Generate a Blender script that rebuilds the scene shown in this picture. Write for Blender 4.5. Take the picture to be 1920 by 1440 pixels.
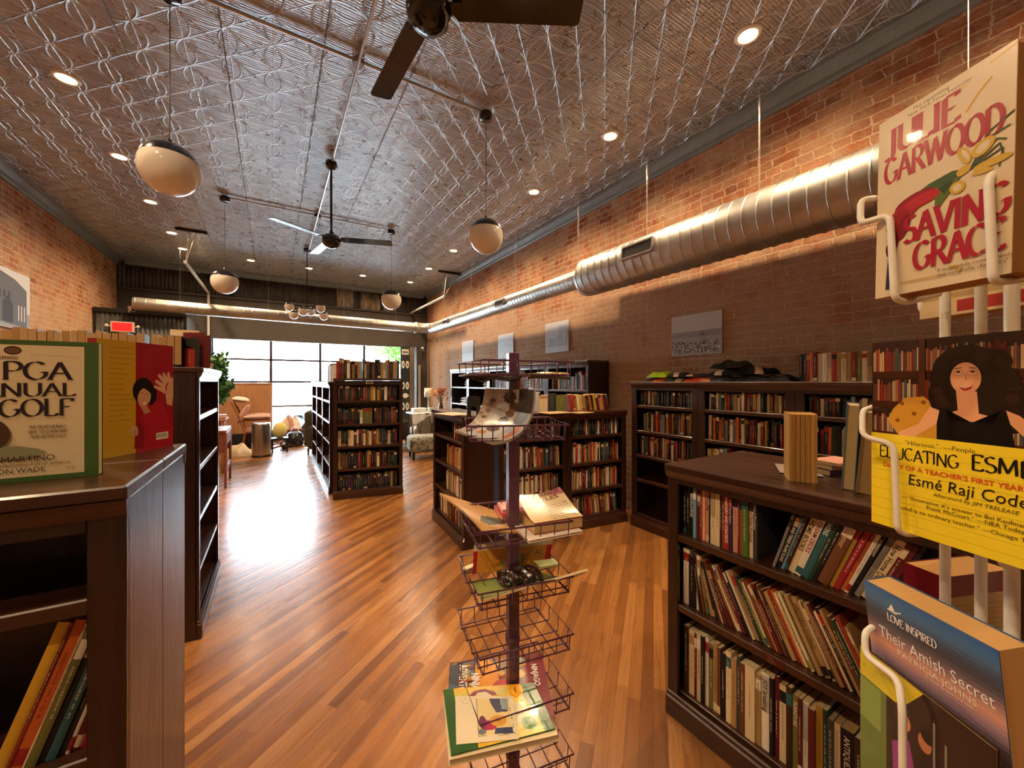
import bpy, math, random
from mathutils import Vector, Matrix
for o in list(bpy.data.objects): bpy.data.objects.remove(o)
SC = bpy.context.scene
COL = SC.collection
rad = math.radians
PI = math.pi

# ------------------------------------------------------------------ camera
cam_d = bpy.data.cameras.new('camera')
cam = bpy.data.objects.new('camera', cam_d); COL.objects.link(cam)
cam_d.sensor_width = 36.0; cam_d.sensor_fit = 'HORIZONTAL'
cam_d.lens = 36.0*729/1920; cam_d.shift_y = -4.0/1920
cam_d.clip_start = 0.02; cam_d.clip_end = 200
YAW = rad(31.5)
cam.location = (0, 0, 1.5); cam.rotation_euler = (rad(90), 0, -YAW)
SC.camera = cam
CS, CC = math.sin(YAW), math.cos(YAW)
def cw(xr, d, z):
    """camera-frame ground coordinates (right, forward) to world"""
    return Vector((d*CS+xr*CC, d*CC-xr*CS, z))

# ------------------------------------------------------------------ world, sun, portal, exposure
w = bpy.data.worlds.new('sky'); SC.world = w; w.use_nodes = True
nt = w.node_tree; nt.nodes.clear()
wo = nt.nodes.new('ShaderNodeOutputWorld'); bg = nt.nodes.new('ShaderNodeBackground')
tc = nt.nodes.new('ShaderNodeTexCoord'); sx = nt.nodes.new('ShaderNodeSeparateXYZ')
rmp = nt.nodes.new('ShaderNodeValToRGB')
nt.links.new(tc.outputs['Generated'], sx.inputs[0]); nt.links.new(sx.outputs['Z'], rmp.inputs[0])
rmp.color_ramp.elements[0].color = (0.74, 0.87, 1.0, 1); rmp.color_ramp.elements[1].color = (0.55, 0.75, 1.0, 1)
nt.links.new(rmp.outputs[0], bg.inputs[0]); bg.inputs[1].default_value = 25.0
nt.links.new(bg.outputs[0], wo.inputs[0])
sun_d = bpy.data.lights.new('sun', 'SUN'); sun_d.energy = 34.0; sun_d.angle = rad(1.5); sun_d.color = (1, .95, .87)
sun = bpy.data.objects.new('sun', sun_d); COL.objects.link(sun)
sun.location = (0, 30, 20); sun.rotation_euler = (rad(38), 0, rad(35))
pd = bpy.data.lights.new('window_portal', 'AREA'); pd.shape = 'RECTANGLE'; pd.size = 4.7; pd.size_y = 2.6
po = bpy.data.objects.new('window_portal', pd); COL.objects.link(po)
po.location = (1.07, 12.05, 1.35); po.rotation_euler = (rad(-90), 0, 0); pd.cycles.is_portal = True
vs = SC.view_settings
vs.view_transform = 'Standard'; vs.look = 'None'; vs.gamma = 1.0; vs.use_curve_mapping = False
vs.exposure = 0.62
DOWNLIGHT_W = 88.0

# ------------------------------------------------------------------ helpers
def hx(s):
    s = s.lstrip('#'); c = [int(s[i:i+2], 16)/255 for i in (0, 2, 4)]
    return tuple(x/12.92 if x <= .04045 else ((x+.055)/1.055)**2.4 for x in c)
def tag(o, label=None, cat=None, group=None, kind=None):
    if label: o['label'] = label
    if cat: o['category'] = cat
    if group: o['group'] = group
    if kind: o['kind'] = kind
    return o
def thing(name, label, cat, loc=(0, 0, 0), rz=0.0, group=None, parent=None):
    o = bpy.data.objects.new(name, None); COL.objects.link(o); o.empty_display_size = .05
    o.location = loc; o.rotation_euler = (0, 0, rz)
    if parent: o.parent = parent
    return tag(o, label, cat, group)

class MB:
    def __init__(s): s.v = []; s.f = []; s.c = []; s.s = []
    def add(s, vs, fs, col=(.5, .5, .5), smooth=False, M=None):
        b = len(s.v)
        if M is not None: vs = [M @ Vector(p) for p in vs]
        s.v += [tuple(p) for p in vs]
        for i, f in enumerate(fs):
            s.f.append([b+k for k in f]); s.c.append(col); s.s.append(smooth)
    def box(s, x0, x1, y0, y1, z0, z1, col=(.5, .5, .5), M=None, cols=None):
        v = [(x0, y0, z0), (x1, y0, z0), (x1, y1, z0), (x0, y1, z0), (x0, y0, z1), (x1, y0, z1), (x1, y1, z1), (x0, y1, z1)]
        f = [(0, 3, 2, 1), (4, 5, 6, 7), (0, 1, 5, 4), (1, 2, 6, 5), (2, 3, 7, 6), (3, 0, 4, 7)]
        n = len(s.c); s.add(v, f, col, False, M)
        if cols:
            for k, c in cols.items(): s.c[n+k] = c
    def bbox(s, x0, x1, y0, y1, z0, z1, b, col=(.5, .5, .5), M=None):
        """box with chamfered edges"""
        b = min(b, (x1-x0)*.45, (y1-y0)*.45, (z1-z0)*.45)
        vs = []; idx = {}
        for ix, X in ((0, x0), (1, x1)):
            for iy, Y in ((0, y0), (1, y1)):
                for iz, Z in ((0, z0), (1, z1)):
                    sx = b if ix == 0 else -b; sy = b if iy == 0 else -b; sz = b if iz == 0 else -b
                    for k, p in enumerate(((X, Y+sy, Z+sz), (X+sx, Y, Z+sz), (X+sx, Y+sy, Z))):
                        idx[(ix, iy, iz, k)] = len(vs); vs.append(p)
        fs = []
        for a in (0, 1):
            fs.append([idx[(a, 0, 0, 0)], idx[(a, 1, 0, 0)], idx[(a, 1, 1, 0)], idx[(a, 0, 1, 0)]])
            fs.append([idx[(0, a, 0, 1)], idx[(1, a, 0, 1)], idx[(1, a, 1, 1)], idx[(0, a, 1, 1)]])
            fs.append([idx[(0, 0, a, 2)], idx[(1, 0, a, 2)], idx[(1, 1, a, 2)], idx[(0, 1, a, 2)]])
            for c in (0, 1):
                fs.append([idx[(0, a, c, 1)], idx[(1, a, c, 1)], idx[(1, a, c, 2)], idx[(0, a, c, 2)]])
                fs.append([idx[(a, 0, c, 0)], idx[(a, 1, c, 0)], idx[(a, 1, c, 2)], idx[(a, 0, c, 2)]])
                fs.append([idx[(a, c, 0, 0)], idx[(a, c, 1, 0)], idx[(a, c, 1, 1)], idx[(a, c, 0, 1)]])
        for a in (0, 1):
            for c in (0, 1):
                for d in (0, 1): fs.append([idx[(a, c, d, k)] for k in range(3)])
        ctr = Vector(((x0+x1)/2, (y0+y1)/2, (z0+z1)/2)); out = []
        for f in fs:
            p = [Vector(vs[i]) for i in f]; n = (p[1]-p[0]).cross(p[2]-p[0])
            out.append(f if n.dot(sum(p, Vector())/len(p)-ctr) > 0 else f[::-1])
        s.add(vs, out, col, False, M)
    def tube(s, path, r, n=10, col=(.5, .5, .5), cap=True, closed=False, M=None, smooth=True):
        P = [Vector(p) for p in path]; N = len(P)
        rr = r if isinstance(r, (list, tuple)) else [r]*N
        def tan(i):
            if closed: return (P[(i+1) % N]-P[i-1]).normalized()
            a = P[max(i-1, 0)]; b = P[min(i+1, N-1)]; return (b-a).normalized()
        t0 = tan(0); up = Vector((0, 0, 1)) if abs(t0.z) < .9 else Vector((1, 0, 0))
        u = t0.cross(up).normalized(); vs = []
        for i in range(N):
            t = tan(i); u = (u-t*u.dot(t)).normalized(); w_ = t.cross(u)
            for k in range(n):
                a = 2*PI*k/n; vs.append(P[i]+(u*math.cos(a)+w_*math.sin(a))*rr[i])
        fs = []
        for i in range(N if closed else N-1):
            j = (i+1) % N
            for k in range(n):
                k2 = (k+1) % n; fs.append((i*n+k, i*n+k2, j*n+k2, j*n+k))
        s.add(vs, fs, col, smooth, M)
        if cap and not closed:
            s.add(vs[:n], [tuple(range(n))[::-1]], col, False, M); s.add(vs[-n:], [tuple(range(n))], col, False, M)
    def lathe(s, prof, n=24, c=(0, 0, 0), col=(.5, .5, .5), M=None, smooth=True, colf=None):
        vs = []; fs = []
        for (r, z) in prof:
            for k in range(n):
                a = 2*PI*k/n; vs.append((c[0]+r*math.cos(a), c[1]+r*math.sin(a), c[2]+z))
        b0 = len(s.c)
        for i in range(len(prof)-1):
            for k in range(n):
                k2 = (k+1) % n; fs.append((i*n+k, i*n+k2, (i+1)*n+k2, (i+1)*n+k))
        s.add(vs, fs, col, smooth, M)
    def ball(s, c, r, n=16, m=10, col=(.5, .5, .5), sc=(1, 1, 1), M=None, a0=-90, a1=90):
        prof = [(max(1e-5, r*math.cos(rad(a0+(a1-a0)*i/m))), r*math.sin(rad(a0+(a1-a0)*i/m))) for i in range(m+1)]
        vs = []
        for (q, z) in prof:
            for k in range(n):
                a = 2*PI*k/n; vs.append((c[0]+q*math.cos(a)*sc[0], c[1]+q*math.sin(a)*sc[1], c[2]+z*sc[2]))
        fs = [(i*n+k, i*n+(k+1) % n, (i+1)*n+(k+1) % n, (i+1)*n+k) for i in range(m) for k in range(n)]
        s.add(vs, fs, col, True, M)
    def prism(s, poly, axis, a, b, col=(.5, .5, .5), M=None):
        """poly: 2D outline in the two other axes; extruded along axis from a to b"""
        def P(p, t):
            if axis == 'x': return (t, p[0], p[1])
            if axis == 'y': return (p[0], t, p[1])
            return (p[0], p[1], t)
        n = len(poly); vs = [P(p, a) for p in poly]+[P(p, b) for p in poly]
        fs = [tuple(range(n)), tuple(range(n, 2*n))[::-1]]+[(i, i+n, (i+1) % n+n, (i+1) % n) for i in range(n)]
        s.add(vs, fs, col, False, M)
    def grid(s, fn, nu, nv, colf=None, col=(.5, .5, .5), smooth=True, M=None, wrapu=False):
        vs = [fn(i/nu, j/nv) for j in range(nv+1) for i in range(nu+1)]
        fs = [(j*(nu+1)+i, j*(nu+1)+i+1, (j+1)*(nu+1)+i+1, (j+1)*(nu+1)+i) for j in range(nv) for i in range(nu)]
        b = len(s.c); s.add(vs, fs, col, smooth, M)
        if colf:
            k = b
            for j in range(nv):
                for i in range(nu): s.c[k] = colf((i+.5)/nu, (j+.5)/nv); k += 1
    def mesh(s, name):
        me = bpy.data.meshes.new(name); me.from_pydata(s.v, [], s.f); me.update()
        ca = me.color_attributes.new('paint', 'FLOAT_COLOR', 'CORNER')
        buf = []
        for p, c in zip(me.polygons, s.c): buf += [c[0], c[1], c[2], 1.0]*len(p.vertices)
        ca.data.foreach_set('color', buf)
        me.polygons.foreach_set('use_smooth', s.s)
        return me
    def build(s, name, mat, parent=None, label=None, loc=None, kind=None, bevel=0):
        me = s.mesh(name); me.materials.append(mat)
        o = bpy.data.objects.new(name, me); COL.objects.link(o)
        if loc: o.location = loc
        if parent: o.parent = parent
        if label: o['label'] = label
        if kind: o['kind'] = kind
        if bevel:
            m = o.modifiers.new('bevel', 'BEVEL'); m.width = bevel; m.segments = 2; m.limit_method = 'ANGLE'
        return o

# ------------------------------------------------------------------ node materials
class X:
    """tiny expression wrapper around math nodes"""
    def __init__(s, nt, sock): s.nt = nt; s.s = sock
    def op(s, o, b=None, c=None):
        n = s.nt.nodes.new('ShaderNodeMath'); n.operation = o
        for i, q in enumerate((s, b, c)):
            if q is None: continue
            if isinstance(q, X): s.nt.links.new(q.s, n.inputs[i])
            else: n.inputs[i].default_value = q
        return X(s.nt, n.outputs[0])
    def __add__(s, b): return s.op('ADD', b)
    def __sub__(s, b): return s.op('SUBTRACT', b)
    def __mul__(s, b): return s.op('MULTIPLY', b)
    def __truediv__(s, b): return s.op('DIVIDE', b)
    def abs(s): return s.op('ABSOLUTE')
    def fract(s): return s.op('FRACT')
    def max(s, b): return s.op('MAXIMUM', b)
    def min(s, b): return s.op('MINIMUM', b)
    def sin(s): return s.op('SINE')
    def sq(s): return s*s
    def sqrt(s): return s.op('SQRT')
    def gauss(s, w_):  # ridge profile
        return (s.sq()*(-1.0/(w_*w_))).op('EXPONENT')
class Mat:
    def __init__(s, name, col=(.5, .5, .5), rough=.5, metal=0.0, spec=.5, coat=0.0):
        s.m = bpy.data.materials.new(name); s.m.use_nodes = True; s.nt = s.m.node_tree
        s.b = s.nt.nodes['Principled BSDF']
        s.b.inputs['Base Color'].default_value = (*col, 1); s.b.inputs['Roughness'].default_value = rough
        s.b.inputs['Metallic'].default_value = metal; s.b.inputs['Specular IOR Level'].default_value = spec
        s.b.inputs['Coat Weight'].default_value = coat
    def n(s, t, **k):
        n = s.nt.nodes.new('ShaderNode'+t)
        for a, b in k.items(): setattr(n, a, b)
        return n
    def l(s, a, b): s.nt.links.new(a, b)
    def coords(s, kind='Object'):
        t = s.n('TexCoord'); return t.outputs[kind]
    def world(s):
        return s.n('NewGeometry').outputs['Position']
    def sep(s, v):
        n = s.n('SeparateXYZ'); s.l(v, n.inputs[0]); return [X(s.nt, n.outputs[i]) for i in range(3)]
    def comb(s, x, y, z=0.0):
        n = s.n('CombineXYZ')
        for i, q in enumerate((x, y, z)):
            if isinstance(q, X): s.l(q.s, n.inputs[i])
            else: n.inputs[i].default_value = q
        return n.outputs[0]
    def noise(s, v, scale, detail=4, rough=.55, dist=0.0):
        n = s.n('TexNoise'); n.inputs['Scale'].default_value = scale; n.inputs['Detail'].default_value = detail
        n.inputs['Roughness'].default_value = rough; n.inputs['Distortion'].default_value = dist
        if v is not None: s.l(v, n.inputs['Vector'])
        return n
    def ramp(s, v, stops):
        n = s.n('ValToRGB'); cr = n.color_ramp
        while len(cr.elements) < len(stops): cr.elements.new(.5)
        for e, (p, c) in zip(cr.elements, stops): e.position = p; e.color = (*c, 1)
        s.l(v.s if isinstance(v, X) else v, n.inputs[0]); return n.outputs[0]
    def mix(s, f, a, b, mode='MIX'):
        n = s.n('Mix', data_type='RGBA', blend_type=mode)
        for i, q in ((0, f), (6, a), (7, b)):
            if isinstance(q, X): s.l(q.s, n.inputs[i])
            elif hasattr(q, 'links'): s.l(q, n.inputs[i])
            elif i == 0: n.inputs[0].default_value = q
            else: n.inputs[i].default_value = (*q, 1)
        return n.outputs[2]
    def bump(s, h, strength=.5, dist=.01):
        n = s.n('Bump'); n.inputs['Strength'].default_value = strength; n.inputs['Distance'].default_value = dist
        s.l(h.s if isinstance(h, X) else h, n.inputs['Height']); s.l(n.outputs[0], s.b.inputs['Normal'])
    def col(s, c): s.l(c, s.b.inputs['Base Color'])
    def rough(s, r): s.l(r.s if isinstance(r, X) else r, s.b.inputs['Roughness'])

def m_wood(name, c0, c1, rough=.34, axis=2, coat=.35):
    m = Mat(name, rough=rough, coat=coat); v = m.coords()
    x, y, z = m.sep(v)
    sc = [26, 26, 26]; sc[axis] = 1.4
    vv = m.comb(x*sc[0], y*sc[1], z*sc[2])
    n = m.noise(vv, 1.6, 6, .62, .6)
    m.col(m.ramp(n.outputs[0], [(.3, c0), (.7, c1)]))
    f = X(m.nt, m.noise(vv, 4.0, 3).outputs[0])
    m.rough(f*.28+(rough-.12)); m.bump(f, .25, .002)
    m.b.inputs['Coat Roughness'].default_value = .13
    return m.m
WOOD = m_wood('mahogany', (.012, .0038, .003), (.036, .011, .0085))
WOODH = m_wood('mahogany_horizontal', (.022, .0065, .0035), (.068, .022, .010), axis=0)
TAN = m_wood('light_oak', (.36, .15, .06), (.55, .27, .13), rough=.5)
DESK = m_wood('cherry_wood', (.16, .04, .025), (.26, .075, .045), rough=.45)
def m_paint(name='painted', rough=.55, spec=.4, coat=0):
    m = Mat(name, rough=rough, spec=spec, coat=coat)
    a = m.n('VertexColor', layer_name='paint'); m.col(a.outputs[0]); return m.m
PAINT = m_paint('printed_card', .5)
GLOSSP = m_paint('glossy_print', .22, .5, .2)
PAGES = None
def m_pages():
    m = Mat('page_edges', rough=.9, spec=.1); v = m.coords(); x, y, z = m.sep(v)
    n = m.noise(m.comb(x*900, y*20, z*20), 1.0, 2)
    a = m.n('VertexColor', layer_name='paint')
    m.col(m.mix(X(m.nt, n.outputs[0])*.5, a.outputs[0], (.34, .21, .10))); return m.m
PAGES = m_pages()
def simple(name, col, rough=.5, metal=0, spec=.5, coat=0, nz=0, nsc=60, bump=0):
    m = Mat(name, col, rough, metal, spec, coat)
    if nz:
        n = m.noise(m.coords(), nsc, 4)
        m.col(m.ramp(n.outputs[0], [(.3, tuple(c*(1-nz) for c in col)), (.7, tuple(min(1, c*(1+nz)) for c in col))]))
        if bump: m.bump(n.outputs[0], bump, .004)
    return m.m
BLACK = simple('black_enamel', (.006, .006, .007), .18, 0, .5, .3)
BLACKM = simple('black_matte', (.012, .011, .011), .5)
PURPLE = simple('purple_powder_coat', (.11, .035, .085), .35, .0, .6, .2, .15, 200)
WHITEW = simple('white_enamel_wire', (.80, .76, .68), .35, 0, .5, .2, .05, 90)
OPAL = simple('opal_glass', (.80, .74, .66), .08, 0, .6, .6)
CHROME = simple('chrome', (.8, .8, .8), .12, 1)
STEEL = simple('brushed_steel', (.50, .47, .45), .3, 1, nz=.08, nsc=20)
CONDUIT = simple('conduit_steel', (.55, .53, .52), .35, .9)
FABW = simple('white_fabric', (.72, .72, .72), .9, nz=.1, nsc=30, bump=.3)
CHARC = simple('dark_fabric', (.03, .028, .03), .95, nz=.3, nsc=60, bump=.3)
GREYB = simple('grey_plastic', (.25, .25, .27), .5)

def m_brick():
    m = Mat('brick', rough=.88, spec=.25); p = m.world(); x, y, z = m.sep(p)
    u = x+y
    base = m.comb(u, z, 0.0)
    nd = m.noise(base, 5.0, 3); nd2 = m.noise(base, 22.0, 3)
    dx, dy, dz = m.sep(nd.outputs['Color']); ex, ey, ez = m.sep(nd2.outputs['Color'])
    uu = u+(dx-.5)*.07+(ex-.5)*.035; zz = z+(dy-.5)*.040+(ey-.5)*.022
    v = m.comb(uu, zz, 0.0)
    br = m.n('TexBrick'); m.l(v, br.inputs['Vector'])
    br.offset = .5; br.squash = .55; br.squash_frequency = 5
    br.inputs['Scale'].default_value = 1; br.inputs['Brick Width'].default_value = .215
    br.inputs['Row Height'].default_value = .072; br.inputs['Mortar Size'].default_value = .0066
    br.inputs['Mortar Smooth'].default_value = .35; br.inputs['Bias'].default_value = 0
    br.inputs['Color1'].default_value = (0, 0, 0, 1); br.inputs['Color2'].default_value = (1, 1, 1, 1)
    br.inputs['Mortar'].default_value = (.5, .5, .5, 1)
    fac = X(m.nt, br.outputs['Fac'])
    c = m.ramp(br.outputs['Color'], [(0, (.24, .085, .04)), (.35, (.42, .16, .07)), (.6, (.50, .21, .095)), (.85, (.34, .12, .065)), (1, (.54, .30, .17))])
    n1 = m.noise(base, 9.0, 5, .65)
    c = m.mix(m.ramp(n1.outputs[0], [(.35, (0, 0, 0)), (.75, (.7, .7, .7))]), c, (.16, .055, .035))
    n3 = m.noise(base, 3.2, 6, .7)                       # random lime wash smears
    low = (z*-1.0+2.75).op('MULTIPLY', 3.0).max(0.0).min(1.0)  # tan patches spread further lower on the wall
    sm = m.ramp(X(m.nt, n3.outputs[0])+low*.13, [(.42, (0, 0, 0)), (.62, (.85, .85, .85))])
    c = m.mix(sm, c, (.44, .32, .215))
    c = m.mix(fac, c, (.56, .41, .28))
    n4 = m.noise(base, 60.0, 4, .7)
    c = m.mix(.35, c, m.ramp(n4.outputs[0], [(.3, (.1, .06, .04)), (.7, (.75, .6, .45))]), 'OVERLAY')
    m.col(c)
    h = (fac*-1.0+1.0)*.55+X(m.nt, n1.outputs[0])*.5+X(m.nt, n4.outputs[0])*.25
    m.bump(h, .9, .022)
    return m.m
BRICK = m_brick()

def m_floor():
    m = Mat('maple_planks', rough=.25, spec=.5, coat=.12); p = m.world(); x, y, z = m.sep(p)
    a = rad(90-51.5); c_, s_ = math.cos(a), math.sin(a)
    u = x*c_+y*s_; v = y*c_-x*s_
    row = (v/.057).op('FLOOR')
    off = (row*12.9898).sin()*43758.5453
    off = off.fract()
    uv = m.comb(u+off*1.3, v, 0.0)
    br = m.n('TexBrick'); m.l(uv, br.inputs['Vector']); br.offset = 0.0; br.offset_frequency = 1; br.squash = 1.0
    br.inputs['Scale'].default_value = 1; br.inputs['Brick Width'].default_value = 1.05
    br.inputs['Row Height'].default_value = .057; br.inputs['Mortar Size'].default_value = .0008
    br.inputs['Mortar Smooth'].default_value = .4
    br.inputs['Color1'].default_value = (0, 0, 0, 1); br.inputs['Color2'].default_value = (1, 1, 1, 1); br.inputs['Mortar'].default_value = (.5, .5, .5, 1)
    c = m.ramp(br.outputs['Color'], [(0, (.20, .072, .018)), (.4, (.32, .125, .032)), (.75, (.41, .17, .046)), (1, (.48, .22, .068))])
    g = m.noise(m.comb(u*3.0, v*70.0, row), 1.0, 5, .6, .5)
    c = m.mix(m.ramp(g.outputs[0], [(.45, (0, 0, 0)), (.75, (.55, .55, .55))]), c, (.17, .06, .02))
    k = m.noise(m.comb(u*1.2, v*9.0, 0.0), 1.3, 4, .6)     # darker worn streaks and knots
    c = m.mix(m.ramp(k.outputs[0], [(.58, (0, 0, 0)), (.74, (.75, .75, .75))]), c, (.12, .045, .018))
    fac = X(m.nt, br.outputs['Fac'])
    c = m.mix(fac*.8, c, (.06, .022, .008)); m.col(c)
    gg = X(m.nt, m.noise(m.comb(u*2.0, v*12.0, 0.0), 1.0, 3).outputs[0])
    m.rough(gg*.22+.17)
    h = fac*-1.0+X(m.nt, g.outputs[0])*.35+((v/.057).fract()-.5).abs()*-.7
    m.bump(h, .35, .0022)
    m.b.inputs['Coat Roughness'].default_value = .16
    return m.m
FLOOR = m_floor()

def m_tin():
    m = Mat('pressed_tin', rough=.30, metal=.7, spec=.5); p = m.world(); x, y, z = m.sep(p)
    nw = m.noise(p, 3.0, 2); wx, wy, wz = m.sep(nw.outputs['Color'])
    P = .27
    px = ((x+(wx-.5)*.01)/P); py = ((y+(wy-.5)*.01)/P)
    qx = (px.fract()-.5).abs(); qy = (py.fract()-.5).abs()
    d1 = ((qx-1.0).sq()+qy.sq()).sqrt()-.7071
    d2 = (qx.sq()+(qy-1.0).sq()).sqrt()-.7071
    d3 = (qx-qy)*.7071
    arcs = d1.gauss(.022).max(d2.gauss(.022))
    diag = d3.gauss(.018)
    cx = (qx-.5); cy = (qy-.5)
    node = (cx.sq()+cy.sq()).sqrt()
    ring = (node-.085).gauss(.022)
    dot = node.gauss(.045)
    cen = (qx.sq()+qy.sq()).sqrt()
    ring2 = (cen-.13).gauss(.022).max(cen.gauss(.04))
    cross = cx.gauss(.018).max(cy.gauss(.018))*.5
    fig = arcs.max(diag).max(ring*.6).max(dot).max(cen.gauss(.03)*.8).max(cross)
    ribs = ((y*(2*PI/.0205)).sin()*.5+.5)*.42
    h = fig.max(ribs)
    seam = ((x/.61).fract()-.5).abs(); seamy = ((y/1.22).fract()-.5).abs()
    h = h-seam.gauss(.006)*.9-seamy.gauss(.004)*.9
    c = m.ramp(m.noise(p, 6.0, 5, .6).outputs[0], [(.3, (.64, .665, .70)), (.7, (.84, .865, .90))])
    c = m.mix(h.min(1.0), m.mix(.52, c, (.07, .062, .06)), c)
    m.col(c)
    m.rough(X(m.nt, m.noise(p, 14.0, 4).outputs[0])*.22+.19)
    m.bump(h, 1.0, .014)
    return m.m
TIN = m_tin()

def m_galv(name, c, rough=.3, streak=True):
    m = Mat(name, c, rough, .95); p = m.coords()
    n = m.noise(p, 5.0, 5, .6)
    m.col(m.ramp(n.outputs[0], [(.3, tuple(k*.72 for k in c)), (.7, c)]))
    m.rough(X(m.nt, n.outputs[0])*.2+(rough-.08)); m.bump(n.outputs[0], .08, .01)
    return m.m
GALV = m_galv('galvanised_duct', (.56, .54, .50), .4)
def m_corr(name, c0, c1, c2):
    m = Mat(name, rough=.6, metal=.35); p = m.world(); x, y, z = m.sep(p)
    n = m.noise(m.comb(x*6.0+y*6.0, z*1.2, 0.0), 1.2, 5, .7)
    n2 = m.noise(p, 2.0, 4)
    c = m.ramp(n.outputs[0], [(.35, c0), (.6, c1), (.78, c2)])
    m.col(c); m.bump(n.outputs[0], .2, .01); return m.m
CORR = m_corr('rusty_corrugated_iron', (.045, .04, .037), (.10, .09, .08), (.26, .20, .14))
CORRL = m_corr('weathered_corrugated_iron', (.06, .055, .05), (.12, .115, .105), (.34, .32, .27))
CREAMC = m_corr('flaking_cream_iron', (.10, .08, .06), (.48, .40, .27), (.60, .52, .38))
CORN = simple('slate_blue_cornice', (.16, .19, .20), .45, nz=.1, nsc=8)
DARKW = simple('dark_taupe_plaster', (.055, .044, .038), .8, nz=.15, nsc=3)
PLAST = simple('plain_plaster', (.35, .27, .20), .85, nz=.1, nsc=3)
FRAMEM = simple('bronze_window_frame', (.10, .05, .045), .45)
def m_glass():
    m = bpy.data.materials.new('window_glass'); m.use_nodes = True; t = m.node_tree; t.nodes.clear()
    o = t.nodes.new('ShaderNodeOutputMaterial'); a = t.nodes.new('ShaderNodeBsdfTransparent'); g = t.nodes.new('ShaderNodeBsdfGlossy')
    g.inputs['Roughness'].default_value = .02; f = t.nodes.new('ShaderNodeFresnel'); f.inputs[0].default_value = 1.4
    a.inputs[0].default_value = (.96, .98, .97, 1)
    mx = t.nodes.new('ShaderNodeMixShader'); t.links.new(f.outputs[0], mx.inputs[0]); t.links.new(a.outputs[0], mx.inputs[1]); t.links.new(g.outputs[0], mx.inputs[2]); t.links.new(mx.outputs[0], o.inputs[0])
    return m
GLASS = m_glass()
def m_emit(name, col, s):
    m = Mat(name, col, .5); m.b.inputs['Emission Color'].default_value = (*col, 1); m.b.inputs['Emission Strength'].default_value = s; return m.m
LAMPE = m_emit('lit_downlight_lens', (1.0, .72, .36), 22)
EXITE = m_emit('lit_exit_red', (1.0, .012, .012), 1.1)
# ------------------------------------------------------------------ room shell
XL, XR, YB, YW, YF, ZC = -2.80, 3.92, 11.25, 11.60, -2.6, 4.10
ROOM_S = .92                 # the shell and ceiling fixtures are drawn at 1:.92 about eye level and brought to true size below
ZF = 1.5-1.5/ROOM_S          # floor level in the drawing's units
BEFORE = set()
MXC = .57
def struct(name, mb, mat, **k): return mb.build(name, mat, kind='structure', **k)
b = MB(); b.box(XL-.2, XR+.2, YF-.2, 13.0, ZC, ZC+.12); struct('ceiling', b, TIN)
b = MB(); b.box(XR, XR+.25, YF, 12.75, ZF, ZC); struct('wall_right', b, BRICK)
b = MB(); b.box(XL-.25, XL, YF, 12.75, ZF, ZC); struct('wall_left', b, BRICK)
b = MB(); b.box(XL-.25, XR+.25, YF-.2, YF, ZF, ZC); struct('wall_front', b, PLAST)
b = MB()                                             # bulkhead over the shop window and the solid piers beside it
YG = 11.60/ROOM_S
b.box(XL, XR, YB, YB+.15, 2.51, ZC); b.box(XL, XR, YB+.15, YG+.1, 2.72, 2.8)
b.box(XL, -1.37, YG-.1, YG+.1, ZF, 2.8); b.box(3.60, XR, YB+.02, YG+.1, ZF, 2.75)
b.box(-1.37, 3.60, YG-.06, YG+.1, ZF, .16); b.box(-1.37, 3.60, YG-.06, YG+.1, 2.66, 2.8)
wb = struct('wall_back', b, DARKW)
def corrugated(name, x0, x1, z0, z1, y, mat, parent=None, amp=.012, pitch=.068, **k):
    b = MB(); n = int((x1-x0)/pitch*8)
    def f(u, v): return (x0+(x1-x0)*u, y-amp*math.sin(2*PI*(x1-x0)*u/pitch), z0+(z1-z0)*v)
    b.grid(f, n, 1); o = b.build(name, mat, parent, **k)
    md = o.modifiers.new('sheet', 'SOLIDIFY'); md.thickness = .003
    return o
corrugated('corrugated_panel', XL+.02, XR-.02, 3.49, 3.985, YB-.02, CORR, wb)
corrugated('painted_panel', 1.42, 1.83, 3.50, 3.95, YB-.045, CREAMC, wb, label='cream painted piece of corrugated iron')
corrugated('painted_panel', 2.02, 2.55, 3.49, 3.93, YB-.045, CREAMC, wb, label='cream painted piece of corrugated iron')
corrugated('painted_panel', 2.60, 2.97, 3.49, 3.93, YB-.045, CREAMC, wb, label='cream painted piece of corrugated iron')
b = MB(); b.box(XL+.02, XR-.02, YB-.05, YB-.001, 3.45, 3.495); b.build('batten', DARKW, wb)
# crown mouldings
prof = [(0, 0), (.015, 0), (.03, .02), (.035, .05), (.075, .085), (.085, .10), (.12, .115), (.12, .135), (0, .135)]
def crown(name, pts, y0, y1, axis):
    b = MB(); b.prism(pts, axis, y0, y1); return struct(name, b, CORN)
crown('trim_1', [(XR-p[0]-.001, ZC-.1355+p[1]) for p in prof], YF+.01, YB-.01, 'y')
crown('trim_2', [(XL+p[0]+.001, ZC-.1355+p[1]) for p in prof], YF+.01, YB-.01, 'y')
crown('trim_3', [(YB-p[0]-.001, ZC-.1355+p[1]) for p in prof], XL+.13, XR-.13, 'x')
b = MB(); b.bbox(3.36, 3.50, YB-.10, YB+.0, ZF, 2.50, .01, hx('7a6a58')); b.box(3.64, 3.70, YB-.04, YB, .3, 2.0, hx('a89880'))
struct('trim_4', b, PAINT)
b = MB(); b.tube([(XR-.03, YB-.2, ZF), (XR-.03, YB-.2, 2.6)], .012, 8); struct('trim_5', b, FRAMEM)
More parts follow.
